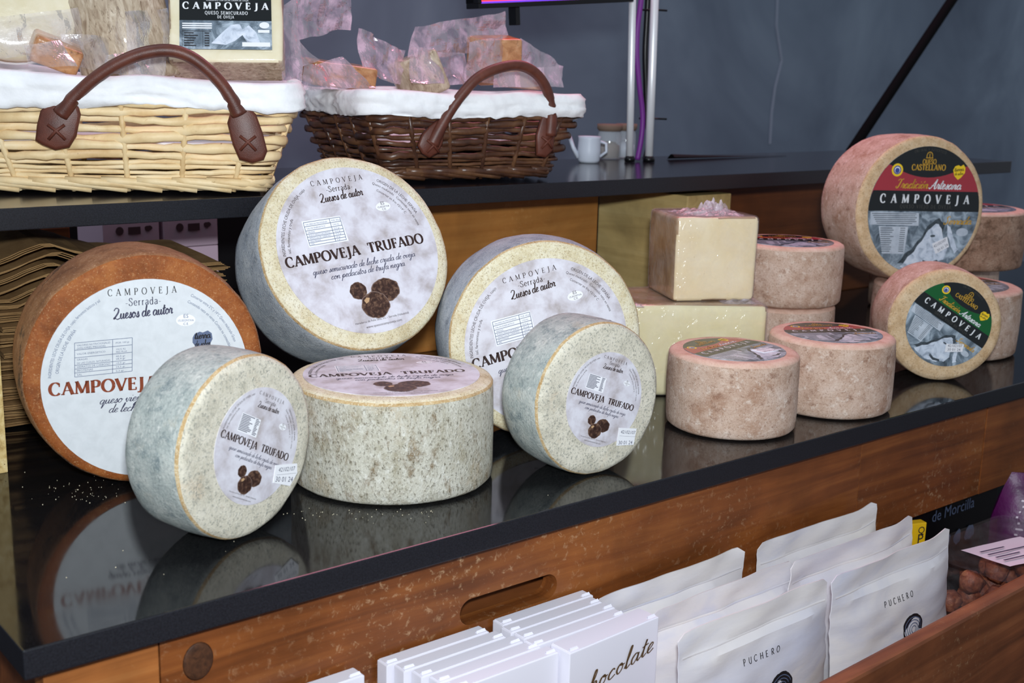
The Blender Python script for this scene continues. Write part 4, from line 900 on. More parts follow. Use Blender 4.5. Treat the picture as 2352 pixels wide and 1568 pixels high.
def handle(root, Minv, pix, ypl, tabs, seed):
    """leather handle: pixels traced on the plane y=ypl of the basket's own frame"""
    def pl(px, py, yy):
        o = Minv @ CAM; d = Minv.to_3x3() @ ray(px, py); return o + d*((yy-o.y)/d.y)
    pts = [pl(x, y, ypl-.012*math.sin(math.pi*i/(len(pix)-1))) for i, (x, y) in enumerate(pix)]
    sm = []
    for i in range(len(pts)-1):
        p0, p1, p2, p3 = pts[max(i-1, 0)], pts[i], pts[i+1], pts[min(i+2, len(pts)-1)]
        for k in range(5):
            t = k/5; sm.append(.5*((2*p1)+(-p0+p2)*t+(2*p0-5*p1+4*p2-p3)*t*t+(-p0+3*p1-3*p2+p3)*t**3))
    sm.append(pts[-1])
    nn_ = len(sm)-1
    h = part('handle', MB().tube(sm, [.0066+.0028*max(0, abs(2*i/nn_-1)-.72)/.28 for i in range(nn_+1)], 12), leather, root, True, label='rolled brown leather handle')
    for ti, poly in enumerate(tabs):
        yy = ypl+.001
        P3 = [pl(x, y, yy) for x, y in poly]
        c = sum(P3, Vector())/len(P3); n = len(P3)
        mb = MB(); fr = [Vector((p.x, yy-.003, p.z)) for p in P3]; bk = [Vector((p.x, yy+.001, p.z)) for p in P3]
        inn = [Vector((c.x+(p.x-c.x)*.86, yy-.0045, c.z+(p.z-c.z)*.86)) for p in P3]
        mb.add(fr+bk+inn+[Vector((c.x, yy-.0055, c.z))], [(i, n+i, n+(i+1) % n, (i+1) % n) for i in range(n)]+[(i, (i+1) % n, 2*n+(i+1) % n, 2*n+i) for i in range(n)]+[(2*n+i, 2*n+(i+1) % n, 3*n) for i in range(n)]+[tuple(range(2*n-1, n-1, -1))])
        tb_ = part('handle_tab', mb, leather, root, True, label='stitched leather tab')
        w = .011
        cz = c.z-.006
        for sx in (-1, 1):
            part('lace', MB().tube([(c.x-sx*w*.75, yy-.006, cz+.006), (c.x, yy-.0085, cz), (c.x+sx*w*.75, yy-.006, cz-.009)], .0016, 6, flat=.6), lace, tb_, True)
# light basket
th = R(-26.9); ux = Vector((math.cos(th), math.sin(th), 0)); uy = Vector((-math.sin(th), math.cos(th), 0))
corner = Vector((.628, 1.196, 0)); WB, DB = .300, .205
cen = corner - ux*WB/2 + uy*DB/2
ML = frameM((cen.x, cen.y, SH_Z1+.0008), ux, uy, (0, 0, 1))
bl_, at_l = basket('pale natural wicker basket with white cloth liner', ML, WB, DB, .362, .245, .094, wicker_light, 3, 7, 5, .0094, .0052, .030, 18, .012)
ypl = -(DB/2+(.245-.205)/2*.75)-.011
handle(bl_, ML.inverted(), [(140, 262), (172, 222), (215, 182), (270, 146), (330, 122), (390, 116), (440, 132), (488, 170), (524, 214), (550, 262)], ypl, [[(108, 240), (142, 222), (178, 232), (186, 262), (176, 312), (160, 338), (128, 344), (98, 332), (82, 322), (86, 286), (94, 254)], [(532, 248), (560, 236), (588, 262), (604, 306), (614, 346), (606, 366), (580, 374), (550, 366), (534, 330), (522, 282)]], 1)
# dark basket
th = R(-9.5); ux = Vector((math.cos(th), math.sin(th), 0)); uy = Vector((-math.sin(th), math.cos(th), 0))
WB, DB = .236, .215
corner = Vector((1.062, 1.222, 0))
cen = corner - ux*WB/2 + uy*DB/2
MD = frameM((cen.x, cen.y, SH_Z1+.0008), ux, uy, (0, 0, 1))
bd_, at_d = basket('dark brown wicker basket with white cloth liner', MD, WB, DB, .300, .265, .085, wicker_dark, 8, 8, 4, .0078, .0046, .030, 20)
ypl = -(DB/2+(.265-.215)/2*.7)-.011
handle(bd_, MD.inverted(), [(992, 330), (1012, 292), (1036, 252), (1062, 216), (1096, 180), (1140, 158), (1190, 150), (1230, 168), (1256, 206), (1266, 256), (1262, 310)], ypl, [[(985, 290), (1012, 268), (1020, 292), (1014, 330), (1002, 352), (984, 362), (968, 352), (958, 334), (968, 308)], [(1244, 262), (1268, 258), (1272, 300), (1268, 345), (1250, 362), (1230, 356), (1230, 310)]], 2)

# ------------------------------------------------------------------ packed cheeses in the baskets
def wedge(r, ang, h, seed, n=14, amp=.0015):
    poly = [(0.0, 0.0)]+[(r*math.cos(R(-ang/2+ang*i/n)), r*math.sin(R(-ang/2+ang*i/n))) for i in range(n+1)]
    bm = bmesh.new(); vs = [bm.verts.new((x, y, 0)) for x, y in poly]; f = bm.faces.new(vs)
    ex = bmesh.ops.extrude_face_region(bm, geom=[f]); bmesh.ops.translate(bm, verts=[q for q in ex['geom'] if isinstance(q, bmesh.types.BMVert)], vec=(0, 0, h))
    bmesh.ops.recalc_face_normals(bm, faces=bm.faces[:])
    bmesh.ops.bevel(bm, geom=[e for e in bm.edges if e.calc_face_angle(0) > .6], offset=.004, segments=2, profile=.5, affect='EDGES')
    for q in bm.verts: q.co += Vector((nz(q.co, 30, seed), nz(q.co, 30, seed+1), nz(q.co, 30, seed+2)))*amp
    bm.normal_update()
    me = bpy.data.meshes.new('wedge')
    for fc in bm.faces:
        fc.smooth = True; c = fc.calc_center_median(); rr = math.hypot(c.x, c.y)
        fc.material_index = 0 if (abs(fc.normal.z) < .5 and rr < r*.8) else 1
    bm.to_mesh(me); bm.free(); return me
def sheet(corners, seed, amp=.006, n=16, freq=20):
    """crumpled film between four corner points (tl, tr, br, bl)"""
    tl, tr, br, bl = [Vector(c) for c in corners]; nn = (tr-tl).cross(bl-tl).normalized()
    def fn(a, b):
        p = (tl*(1-a)+tr*a)*(1-b)+(bl*(1-a)+br*a)*b
        return p+nn*amp*(2.4*(.5-abs(nz(p, freq*.8, seed)))+.9*(.5-abs(nz(p, freq*1.9, seed+3)))+.15*nz(p, freq*4, seed+6)) + Vector((0, 0, 1))*amp*.8*nz(p, freq*1.4, seed+9)
    return MB().grid(fn, n, n)
def pouch_piece(label, loc, rot, mesh, mats, sheets, film_mat, cat='cheese', group=None, name='packed_cheese'):
    root = thing(name, label, cat, Matrix.Translation(loc) @ rot.to_matrix().to_4x4(), group)
    for m in mats: mesh.materials.append(m)
    put('cheese_piece', mesh, root)
    inv = root.matrix_world.inverted()
    for i, (cs, sd, am) in enumerate(sheets):
        mb = sheet(cs, sd, am); mb.xform(inv); part('film_flap', mb, film_mat, root, False)
    return root
from mathutils import Euler
pale_paste = mottled('pale_paste', [(26, 5, .3, [(.3, rgb(226, 214, 176)), (.7, rgb(240, 232, 206))])], .14, .6, .3, 40, bdist=.0015, Coat_Weight=.5)
grey_rind = mottled('grey_brown_rind', [(120, 7, .8, [(.3, rgb(140, 118, 96)), (.5, rgb(184, 166, 142)), (.7, rgb(214, 200, 178))]), (300, 5, .3, rgb(110, 88, 66), .58, .7)], .4, .4, .6, 200, stretch=(1, 1, .4), Coat_Weight=.4)
amber_rind = mottled('amber_rind', [(60, 7, .6, [(.3, rgb(150, 98, 60)), (.5, rgb(188, 136, 92)), (.7, rgb(208, 162, 122))]), (220, 5, .3, rgb(120, 80, 52), .6, .72)], .3, .5, .5, 150, Coat_Weight=.5)
def yb(px, py, Y): return ony(px, py, Y)
# labelled block, tipped forward over the liner
c0 = yb(520, 142, 1.275)
root = thing('packed_cheese', 'vacuum-packed cheese block with green and black label in the pale basket', 'cheese', Matrix.Translation(c0) @ Euler((R(-24), R(-1.0), R(-30))).to_matrix().to_4x4())
me = soft_block(.126, .055, .115, 21, bev=.005, amp=.0016); me.materials.append(pale_paste); me.materials.append(grey_rind); put('cheese_piece', me, root)
lw_, lz0, lz1 = .0505, .014, .100
lb = part('label', MB().box((-lw_, -.0022, lz0), (lw_, -.0012, lz1)), print_black, root)
def mpb(h): return lambda a, b: (a*lw_, -.0022-h, lz0+(lz1-lz0)*b)
art('photo_print', Flat().rect(-1, 0, 1, .40), photo_grey, lb, mpb(.0001))
art('green_band', Flat().poly([(-1, .74), (.3, .74), (.3, .70), (1, .70), (1, 1), (-1, 1)]), print_green, lb, mpb(.0001))
art('sheep_print', Flat().poly([(-.32, .08), (-.1, .22), (.1, .34), (.3, .36), (.36, .28), (.5, .34), (.66, .24), (.74, .1), (.5, .06), (.36, .2), (.2, .12), (0, .06)]), photo_light, lb, mpb(.0002))
f = Flat(); g, w = glyph_text('CAMPOVEJA', 'serif', .24, .09, .5); place(f, g, w, -.93, .56, .93, .56, .095)
g, w = glyph_text('QUESO SEMICURADO', 'serif', .18, .09, .22); place(f, g, w, -.45, .485, .48, .485, .045)
g, w = glyph_text('DE OVEJA', 'serif', .18, .09, .22); place(f, g, w, -.18, .43, .18, .43, .04)
g, w = glyph_text('ELABORADO CON LECHE CRUDA DE OVEJA', 'serif', .14, .08, .05); place(f, g, w, -.42, .675, .5, .675, .03)
g, w = glyph_text('CAMPOVEJA QUESERIA', 'serif', .18, .1, .12); place(f, g, w, -.5, .82, .55, .82, .04)
place(f, *sans_text('Herederos de Felix Sanz, S.L.  47239 Serrada (Valladolid)'), -.45, .79, .5, .79, .04)
place(f, *sans_text('www.quesoscampoveja.com'), -.26, .752, .3, .752, .035)
for k in range(3): f.rect(-.94, .345-.03*k, -.3, .362-.03*k)
f.disc(.84, .34, .11, .045); f.rect(.7, .235, .95, .275); f.rect(.35, .04, .96, .10)
art('white_lettering', f, print_white, lb, mpb(.0003))
f = Flat().disc(.80, .84, .15, .10, 24, .05, 1); f.disc(-.8, .86, .13, .10); art('yellow_emblem', f, print_yellow, lb, mpb(.0003))
f = Flat(); g, w = glyph_text('tierra de', 'script', .25, .15, 0, .1); place(f, g, w, .70, .86, .9, .87, .02); g, w = glyph_text('sabor', 'script', .25, .15, 0, .1); place(f, g, w, .72, .80, .89, .81, .022); f.disc(-.8, .86, .09, .07)
art('emblem_lettering', f, print_blue, lb, mpb(.0004))
f = Flat()
f.line((-.94, .25), (-.32, .25), .008); f.line((-.94, .02), (-.94, .25), .006); f.line((-.5, .02), (-.5, .25), .006)
for k in range(6): f.rect(-.9, .215-.035*k, -.6-random.uniform(0, .1), .23-.035*k); f.rect(-.46, .215-.035*k, -.36, .23-.035*k)
art('fine_lettering', f, ink_black, lb, mpb(.0003))
inv = root.matrix_world.inverted()
for cs, sd, am in (((yb(655, 10, 1.27), yb(690, -10, 1.28), yb(695, 205, 1.27), yb(650, 190, 1.262)), 1, .004), ((yb(672, 60, 1.275), yb(700, 95, 1.28), yb(745, 140, 1.285), yb(690, 158, 1.275)), 2, .005), ((yb(690, -60, 1.31), yb(805, -50, 1.33), yb(812, 65, 1.33), yb(680, 98, 1.31)), 3, .007)):
    mb = sheet(cs, sd, am); mb.xform(inv); part('film_flap', mb, bag_film, root, False)
# pale round piece in film
c0 = yb(26, -38, 1.385)
fx = (CAM-c0); fx.z = 0; fx.normalize()
mm = MB().lathe([(.0001, 0), (.06, 0), (.074, .001), (.0795, .005), (.081, .012), (.081, .05), (.078, .058), (.07, .06), (.0001, .06)], 48, fn=lambda p, i, a: Vector((p.x, p.z, p.y))*(1+.01*nz(p, 25, 3)))
mm.f = [f_[::-1] for f_ in mm.f]
me = mm.mesh('cheese_piece', [], True)
rz = math.atan2(fx.x, -fx.y)
r2 = pouch_piece('pale rounded cheese in clear film in the pale basket', c0, Euler((R(-6), 0, rz)), me, [pale_paste, pale_paste], [((yb(-30, 40, 1.30), yb(185, 20, 1.32), yb(200, 110, 1.32), yb(-20, 138, 1.30)), 11, .006), ((yb(150, 75, 1.31), yb(262, 95, 1.32), yb(250, 160, 1.31), yb(160, 150, 1.31)), 12, .007)], clear_film)
c0 = yb(312, 190, 1.365)
me = wedge(.056, 170, .10, 33, 18)
pouch_piece('grey-brown rinded cheese piece in film behind the leather handle', c0, Euler((R(12), R(0), R(-120))), me, [pale_paste, grey_rind], [((yb(285, 30, 1.30), yb(392, 20, 1.32), yb(400, 160, 1.31), yb(300, 175, 1.30)), 13, .006), ((yb(250, 120, 1.29), yb(390, 110, 1.30), yb(380, 180, 1.29), yb(240, 170, 1.28)), 14, .006)], clear_film)
c0 = yb(120, 160, 1.31)
me = soft_block(.05, .04, .028, 35); 
pouch_piece('small amber cheese piece in film at the rim of the pale basket', c0, Euler((R(15), R(20), R(-10))), me, [amber_rind, amber_rind], [((yb(60, 100, 1.27), yb(140, 90, 1.28), yb(180, 150, 1.27), yb(70, 150, 1.26)), 15, .004)], clear_film)
# dark basket contents
def dk(label, px, py, Y, mesh, rot, mats, sheets):
    return pouch_piece(label, yb(px, py, Y), Euler(tuple(R(a) for a in rot)), mesh, mats, sheets, bag_film)
dk('tall amber cheese block in film in the dark basket', 1150, 196, 1.33, soft_block(.064, .05, .062, 41), (8, -3, -14), [amber_rind, amber_rind], [((yb(1085, 95, 1.30), yb(1165, 82, 1.32), yb(1160, 190, 1.31), yb(1075, 190, 1.30)), 21, .005), ((yb(1205, 85, 1.32), yb(1300, 150, 1.33), yb(1290, 200, 1.32), yb(1200, 190, 1.31)), 22, .006)])
dk('brown rinded cheese wedge in film in the dark basket', 1010, 200, 1.36, wedge(.055, 110, .055, 43), (15, 20, 200), [amber_rind, grey_rind], [((yb(960, 60, 1.36), yb(1165, 25, 1.37), yb(1175, 100, 1.37), yb(940, 150, 1.35)), 23, .006), ((yb(945, 110, 1.31), yb(1075, 120, 1.32), yb(1080, 195, 1.31), yb(950, 190, 1.30)), 24, .006)])
dk('low amber cheese piece in film next to the pale basket', 790, 205, 1.33, soft_block(.085, .05, .03, 45), (6, 6, -10), [amber_rind, amber_rind], [((yb(700, 150, 1.30), yb(790, 130, 1.32), yb(870, 200, 1.31), yb(690, 205, 1.29)), 25, .005), ((yb(832, 72, 1.34), yb(945, 110, 1.35), yb(935, 195, 1.33), yb(838, 170, 1.33)), 26, .009)])
dk('pinkish cheese piece in film beneath the dark basket handle', 1215, 204, 1.285, soft_block(.055, .04, .024, 47), (0, 4, -6), [top_face, top_face], [((yb(1140, 170, 1.26), yb(1290, 150, 1.28), yb(1300, 198, 1.27), yb(1140, 200, 1.26)), 27, .004)])

# ------------------------------------------------------------------ kraft bags and cartons behind
rk = random.Random(5)
proto = []
for q in range(4):
    mb = MB(); 
    for k in range(3):
        x0, x1 = -.13+rk.uniform(-.004, .004), .13+rk.uniform(-.006, .006); y0 = rk.uniform(-.004, .004); zz = k*.0016
        def fn(a, b, k=k, x0=x0, x1=x1, y0=y0, zz=zz, q=q): return (x0+(x1-x0)*a, y0+.24*b+(.0012*math.sin(a*90) if b == 0 else 0), zz+.0016*nz((a*3, b*3, k), 1, q)+.0012*abs(math.sin(a*9+q))*(1-b))
        nu = 16; mb.grid(fn, nu, 2); mb.grid(lambda a, b: tuple(Vector(fn(a, b))+Vector((0, 0, .0010))), nu, 2)
        mb.grid(lambda a, b: tuple(Vector(fn(a, 0))+Vector((0, 0, .0010*b))), nu, 1); mb.grid(lambda a, b: tuple(Vector(fn(0, a))+Vector((0, 0, .0010*b))), 2, 1); mb.grid(lambda a, b: tuple(Vector(fn(1, a))+Vector((0, 0, .0010*b))), 2, 1)
    proto.append(mb.mesh('paper_bag', kraft))
z = .002
for i in range(18):
    o = put('paper_bag', proto[i % 4]); sc = 1.0
    o.location = (.485+rk.uniform(-.006, .006), 1.262+rk.uniform(-.006, .01), z); o.rotation_euler = (0, 0, R(-8+rk.uniform(-4, 4)))
    tag(o, 'folded brown kraft paper bag in the stack behind the orange-brown wheel', 'paper bag', 'folded kraft paper bags'); z += .0069 if i % 6 else .0082
# upper bags, buckled upwards into a ridge
def bk(a, b, hr, sd):
    x = -.13+.26*a; return (x, .2*b, max(0, hr-abs(x+.055)*.34)+.002*nz((a*8, b*4, 0), 1, sd)+.0015*nz((a*20, b*4, 2), 1, sd))
for i in range(6):
    mb = MB(); hr = .012+.0036*i
    for k in range(3):
        mb.grid(lambda a, b, k=k: tuple(Vector(bk(a, b, hr, 4))+Vector((.003*math.sin(i*3+k), -.0018*k, .0016*k))), 26, 3); mb.grid(lambda a, b, k=k: tuple(Vector(bk(a, 0, hr, 4))+Vector((.003*math.sin(i*3+k), -.0018*k, .0016*k+.0010*b))), 26, 1)
    o = put('paper_bag', mb.mesh('paper_bag', kraft)); o.location = (.472+.004*math.sin(i*2.1), 1.262+.003*math.cos(i*1.7), z+.001); o.rotation_euler = (0, 0, R(-8)); z += .0068
    tag(o, 'kraft paper bag buckled into a ridge on top of the stack' if i < 5 else 'topmost kraft paper bag with a buckled ridge behind the orange-brown wheel', 'paper bag', 'folded kraft paper bags')
def carton_obj(x0, x1, z0, z1, Y, label):
    root = thing('carton', label, 'box', loc=((x0+x1)/2, Y, z0)); w = (x1-x0)/2
    part('carton_body', MB().box((-w, 0, 0), (w, .1, z1-z0), .001), carton, root)
    f = Flat(); h = z1-z0
    f.disc(-w*.25, h*.86, w*.28, h*.06, 14, .2, 2); f.disc(-w*.42, h*.35, w*.14, h*.075); f.rect(-w*.12, h*.28, w*.32, h*.41); f.disc(w*.6, h*.37, w*.15, h*.05, 12, .2, 3)
    for k in range(2): f.rect(-w*.6, h*(.62+.06*k), w*.5, h*(.635+.06*k))
    art('carton_printing', f, carton_print, root, lambda a, b: (a, -.0012, b))
cy = 1.66
xs = [ony(px, 540, cy).x for px in (236, 366, 376, 500)]
for k, (a, b) in enumerate(((xs[0], xs[1]), (xs[2], xs[3]))):
    zt = ony(430, 566, cy).z
    carton_obj(a, b, zt, zt+.082, cy, ('dim pinkish carton with small printed symbols beside the black gap', 'dim pinkish carton with a round black printed symbol')[k])
    carton_obj(a, b, .001, zt-.001, cy, ('lower dim pinkish carton under the one beside the black gap', 'lower dim pinkish carton under the one with the round symbol')[k])

# ------------------------------------------------------------------ chocolate boxes
def choc_box(label, x0, x1, y0, y1, zt, ang, word=False, group='white chocolate boxes'):
    cx = (x0+x1)/2; root = thing('chocolate_box', label, 'box', Matrix.Translation((cx, y0, CR_Z+.0005)) @ Matrix.Rotation(R(ang), 4, 'Z'), group)
    w = (x1-x0)/2; h = zt-CR_Z; d = y1-y0
    part('carton_sleeve', MB().box((-w, 0, 0), (w, d, h), .0008), box_white, root)
    # tuck flap sticking up at both ends of the top
    for sx in (-1, 1):
        mb = MB(); xa = sx*w*.97; mb.add([(xa, .002, h+.0002), (xa-sx*.011, .002, h+.0002), (xa-sx*.010, .0035, h+.0026), (xa-sx*.001, .0035, h+.003)], [(0, 1, 2, 3)]); mb.add([(xa, .0045, h+.0002), (xa-sx*.011, .0045, h+.0002), (xa-sx*.010, .0035, h+.0026), (xa-sx*.001, .0035, h+.003)], [(0, 1, 2, 3)])
        part('tuck_flap', mb, box_white, root)
    part('top_flap', MB().box((-w+.0015, .0008, h), (w-.0015, d-.0008, h+.0007)), box_white, root)
    if word:
        f = Flat(); g, wd_ = glyph_text('chocolate', 'script', .22, .1, .12, .32); place(f, g, wd_, -w*.78, h-.047, w*.86, h-.030, .0082)
        art('lettering', f, ink_choc, root, lambda a, b: (a, -.0012, b))
zt = -.100
ys = [.7720, .7560, .7400, .7240]
xo = onz(1230, 1392, zt).x
for i, y in enumerate(ys):
    a = onz((1120, 1152, 1192, 1228)[i], (1425, 1450, 1470, 1495)[i], zt); b = onz((1340, 1366, 1396, 1425)[i], (1362, 1385, 1400, 1418)[i], zt)
    choc_box('plain white chocolate box, '+('fourth', 'third', 'second', 'first')[i]+' behind the lettered one', a.x+.004, a.x+.114, y, y+.0145, zt, 0)
a = onz(1310, 1502, zt); b = onz(1505, 1410, zt)
choc_box('white box with handwritten word chocolate on its front', a.x-.002, a.x+.112, .6975, .7215, zt+.001, 3, True, None)
a0 = onz(870, 1520, zt)
for i in range(5):
    choc_box('plain white chocolate box, '+('first', 'second', 'third', 'fourth', 'fifth')[i]+' from the counter in the row without lettering', .508+.006*i, .616+.006*i, .7715-.0165*i, .7860-.0165*i, zt-.001, 0)
p = onz(815, 1530, zt)
choc_box('single white chocolate box apart from the rows under the wood knot', p.x-.112, p.x-.002, .768, .784, zt, 0, False, None)

# ------------------------------------------------------------------ pouches
def pouch(label, x0, x1, y, zt, lean, seed, words, ring, curl=0.0, group='white stand-up pouches', ang=0.0, slope=0.0):
    w = (x1-x0); h = zt-CR_Z-.001
    root = thing('stand_up_pouch', label, 'pouch', Matrix.Translation(((x0+x1)/2, y, CR_Z+.001)) @ Matrix.Rotation(R(ang), 4, 'Z') @ Matrix.Rotation(R(lean), 4, 'X'), group)
    def thick(a, b):
        body = min(1, max(0, (1-b)/.78)); edge = max(0, 1-(2*a-1)**4)
        return .0007+.019*edge*math.sin(math.pi*min(1, body*.62))**.8 if b < .86 else .0007
    def pt(a, b, s):
        rip = .004*nz((a*2.2+b*1.5, b*7-a*2.0, 0), 1, seed)*(.2+b)+.0022*nz((a*6, b*16, 1), 1, seed+2)*(b > .5)
        x = -w/2+w*a*1.0+ (0.0)
        zz = h*b + slope*(a-.5)*w*b + curl*max(0, a-.8)**2*25*b*h*.2
        return Vector((x, s*thick(a, b)*.8 + rip*(1 if b > .05 else 0), zz))
    def corner(a, b):      # rounded upper corners
        return (a, min(b, 1-.035*max(0, 1-min(a, 1-a)/.05)**2))
    mb = MB(); nu, nv = 26, 30
    mb.grid(lambda a, b: pt(*corner(a, b), -1), nu, nv); mb.grid(lambda a, b: pt(*corner(a, b), 1), nu, nv, flip=True)
    for a in (0.0, 1.0): mb.grid(lambda q, b, a=a: pt(*corner(a, b), -1)*(1-q)+pt(*corner(a, b), 1)*q, 1, nv)
    mb.grid(lambda a, q: pt(*corner(a, 1), -1)*(1-q)+pt(*corner(a, 1), 1)*q, nu, 1)
    part('pouch_body', mb, pouch_mat, root, True, 40)
    mb = MB().grid(lambda a, b: pt(*corner(.02+.96*a, .865+.012*b), -1)+Vector((0, -.0006-.0006*math.sin(math.pi*b), 0)), nu, 2); part('zip_seam', mb, pouch_mat, root, True)
    def mp(h_): return lambda a, b: tuple(pt(a, b, -1)+Vector((0, -h_, 0)))
    if words:
        f = Flat(); x = .36
        for ch in 'PUCHERO':
            g, wd_ = glyph_text(ch, 'serif', .17, .10, 0, 0, False); f.merge(g, lambda p, x=x: (x+p[0]*.024, .725+p[1]*.034)); x += .036
        art('lettering', f, ink_black, root, mp(.0004))
    if ring:
        f = Flat().disc(.585, .53, .085, .092, 40, .03, 1); o = art('logo_blot', f, ink_black, root, mp(.0005))
        for rr in (.068, .052, .036, .02):
            f = Flat(); f.ribbon([(.585+rr*math.cos(R(q))*(1+.06*math.sin(q*.05)), .53+rr*1.08*math.sin(R(q))) for q in range(0, 361, 12)], lambda a, b: .005)
            art('logo_ring', f, ink_blue, o, mp(.0007))
    return root
zp = -.103
pouch('rear white pouch against the counter front behind the chocolate boxes', .742, .960, .766, zp, -2, 1, False, False, slope=.02)
pouch('rear white pouch with pointed corner against the counter front', .978, 1.192, .760, zp, -3, 2, False, False, .25, slope=-.01)
pouch('middle white pouch next to the lettered chocolate box', .765, .976, .714, zp, -2, 3, False, False, slope=.01)
pouch('middle white pouch between two pointed pouches', .966, 1.190, .708, zp, -3, 4, False, False, .2)
pouch('front white pouch lettered PUCHERO leaning by the chocolate box', .752, .968, .660, zp, -4, 5, True, True, slope=.01)
pouch('front white pouch lettered PUCHERO with black ring logo showing', .972, 1.186, .657, zp, -4, 6, True, True, .25)

# ------------------------------------------------------------------ right end of the crate
c = onz(2275, 1310, -.19)
root = thing('plastic_tub', 'clear plastic tub of caramelised nut clusters with a pink-white paper label', 'tub', loc=(1.333, .674, CR_Z+.001))
hh = .122
def tubw(z): return .088+.012*z/hh, .052+.008*z/hh
mb = MB(); prof = []
for z in (0.0, hh*.5, hh*.95, hh):
    wx, wy = tubw(z); e = .006 if z >= hh*.95 else 0
    f, _ = rrect(2*(wx+e), 2*(wy+e), .02, 1); prof.append([Vector((f(i/48)[0].x, f(i/48)[0].y, z)) for i in range(48)])
V = [q for r in prof for q in r]; mb.add(V, [(j*48+i, j*48+(i+1) % 48, (j+1)*48+(i+1) % 48, (j+1)*48+i) for j in range(3) for i in range(48)]+[tuple(range(47, -1, -1))])
part('tub_wall', mb, tub_mat, root, True)
mb = MB(); mb.add(prof[-1], [tuple(range(48))]); mb.xform(Matrix.Translation((0, 0, .004))); part('lid', mb, tub_mat, root)
mb = MB().add if False else None
f = Flat(); paper = MB().grid(lambda a, b: (-.06+.10*a, -.035+.062*b-.02*a, hh+.0055+.0015*nz((a*3, b*3, 0), 1, 2)), 8, 6)
lb2 = part('paper_label', paper, pink_paper, root, True)
for k in range(4): f.rect(.08, .2+.16*k, .08+random.uniform(.3, .75), .24+.16*k)
art('label_printing', f, ink_slate, lb2, lambda a, b: (-.06+.10*a, -.035+.062*b-.02*a, hh+.0075))
rk = random.Random(11)
for i in range(33):
    x, y = rk.uniform(-.085, .085), rk.uniform(-.036, .036); zc = .03+.030*(i % 3)+rk.uniform(-.004, .004); r = rk.uniform(.013, .018)
    bm = bmesh.new(); bmesh.ops.create_icosphere(bm, subdivisions=2, radius=r)
    for q in bm.verts: q.co *= 1+.28*nz(q.co, 130, i)
    me = bpy.data.meshes.new('nut_cluster'); bm.to_mesh(me); bm.free(); me.materials.append(cookie)
    for pz in me.polygons: pz.use_smooth = True
    o = put('nut_cluster', me); o.location = (1.333+x*.85, .674+y, CR_Z+.002+zc); tag(o, 'brown caramelised nut cluster inside the clear tub', 'sweet', 'nut clusters in the tub')
# purple packet
root = thing('purple_packet', 'shiny purple packet with white printing at the end of the crate', 'packet', Matrix.Translation((1.512, .716, CR_Z+.001)) @ Matrix.Rotation(R(-48), 4, 'Z'))
def pp(a, b, s): 
    w = .075*(1-.35*max(0, b-.6)); t = .034*max(0, 1-(2*a-1)**4)**.5*(1-b**3)+.001
    return Vector(((a-.5)*2*w+.004*nz((a*3, b*4, 0), 1, 7)+.012*b*b, s*t+.006*nz((a*4, b*5, s), 1, 8), .170*b))
mb = MB(); mb.grid(lambda a, b: pp(a, b, -1), 16, 20); mb.grid(lambda a, b: pp(a, b, 1), 16, 20, flip=True)
part('packet_body', mb, purple_pack, root, True)
f = Flat()
for k in range(11): f.rect(.16+.01*(k % 3), .42+.042*k, .16+random.uniform(.16, .3), .434+.042*k)
f.disc(.30, .22, .11, .035, 20)
art('printing', f, pink_paper, root, lambda a, b: tuple(pp(a, b, -1)+Vector((0, -.0008, 0))))
# yellow packet and black packet
pY = onz(2105, 1222, -.16)
o = thing('yellow_packet', 'small yellow card packet behind the pouches', 'packet', Matrix.Translation((ony(2108, 1222, .752).x, .752, CR_Z+.001)) @ Matrix.Rotation(R(-20), 4, 'Z'))
part('packet_body', MB().box((-.012, 0, 0), (.012, .012, ony(2108, 1204, .752).z-CR_Z), .001), yellow_pack, o)
f = Flat(); zy = ony(2108, 1204, .752).z-CR_Z; place(f, *sans_text('Q'), -.001, zy-.013, .009, zy-.013); place(f, *sans_text('P'), -.001, zy-.026, .008, zy-.026); art('lettering', f, ink_black, o, lambda a, b: (a, -.0012, b))
root = thing('black_packet', 'black packet lettered de Morcilla in the shadow under the counter front', 'packet', Matrix.Translation((1.43, .818, -.285)) @ Matrix.Rotation(R(0), 4, 'Z'))
part('packet_body', MB().box((-.14, 0, 0), (.14, .05, .125), .003), black_gloss, root)
f = Flat(); place(f, *sans_text('de Morcilla'), -.03, .098, .075, .098)
for k in range(4): f.disc(-.02+.03*k, .062, .009+.003*(k % 2), .011, 14, .2, k)
art('lettering', f, ink_blue, root, lambda a, b: (a, -.0016, b))
part('packet_plinth', MB().box((-.14, .0, -.165), (.14, .05, -.0005)), black_mat, root)

# ------------------------------------------------------------------ things at the back of the shelf
z0 = SH_Z1
pj = onz(1352, 374, z0)
root = thing('white_jug', 'small white jug with a straight spout on the shelf', 'jug', loc=(pj.x, pj.y, z0+.0005))
part('jug_body', MB().lathe([(.0001, .001), (.015, .0), (.0175, .004), (.0185, .02), (.0178, .038), (.0185, .042), (.017, .041), (.016, .02), (.0155, .004), (.0001, .003)], 28), mug_white, root, True)
part('spout', MB().tube([(-.0165*rt0.x, -.0165*rt0.y, .008), (-.026*rt0.x, -.026*rt0.y, .024), (-.033*rt0.x, -.033*rt0.y, .043)], [.0042, .0034, .0030], 8), mug_white, root, True)
part('jug_handle', MB().tube([(.0175*rt0.x, .0175*rt0.y, .034), (.027*rt0.x, .027*rt0.y, .031), (.028*rt0.x, .028*rt0.y, .018), (.0175*rt0.x, .0175*rt0.y, .010)], .0024, 8), mug_white, root, True)
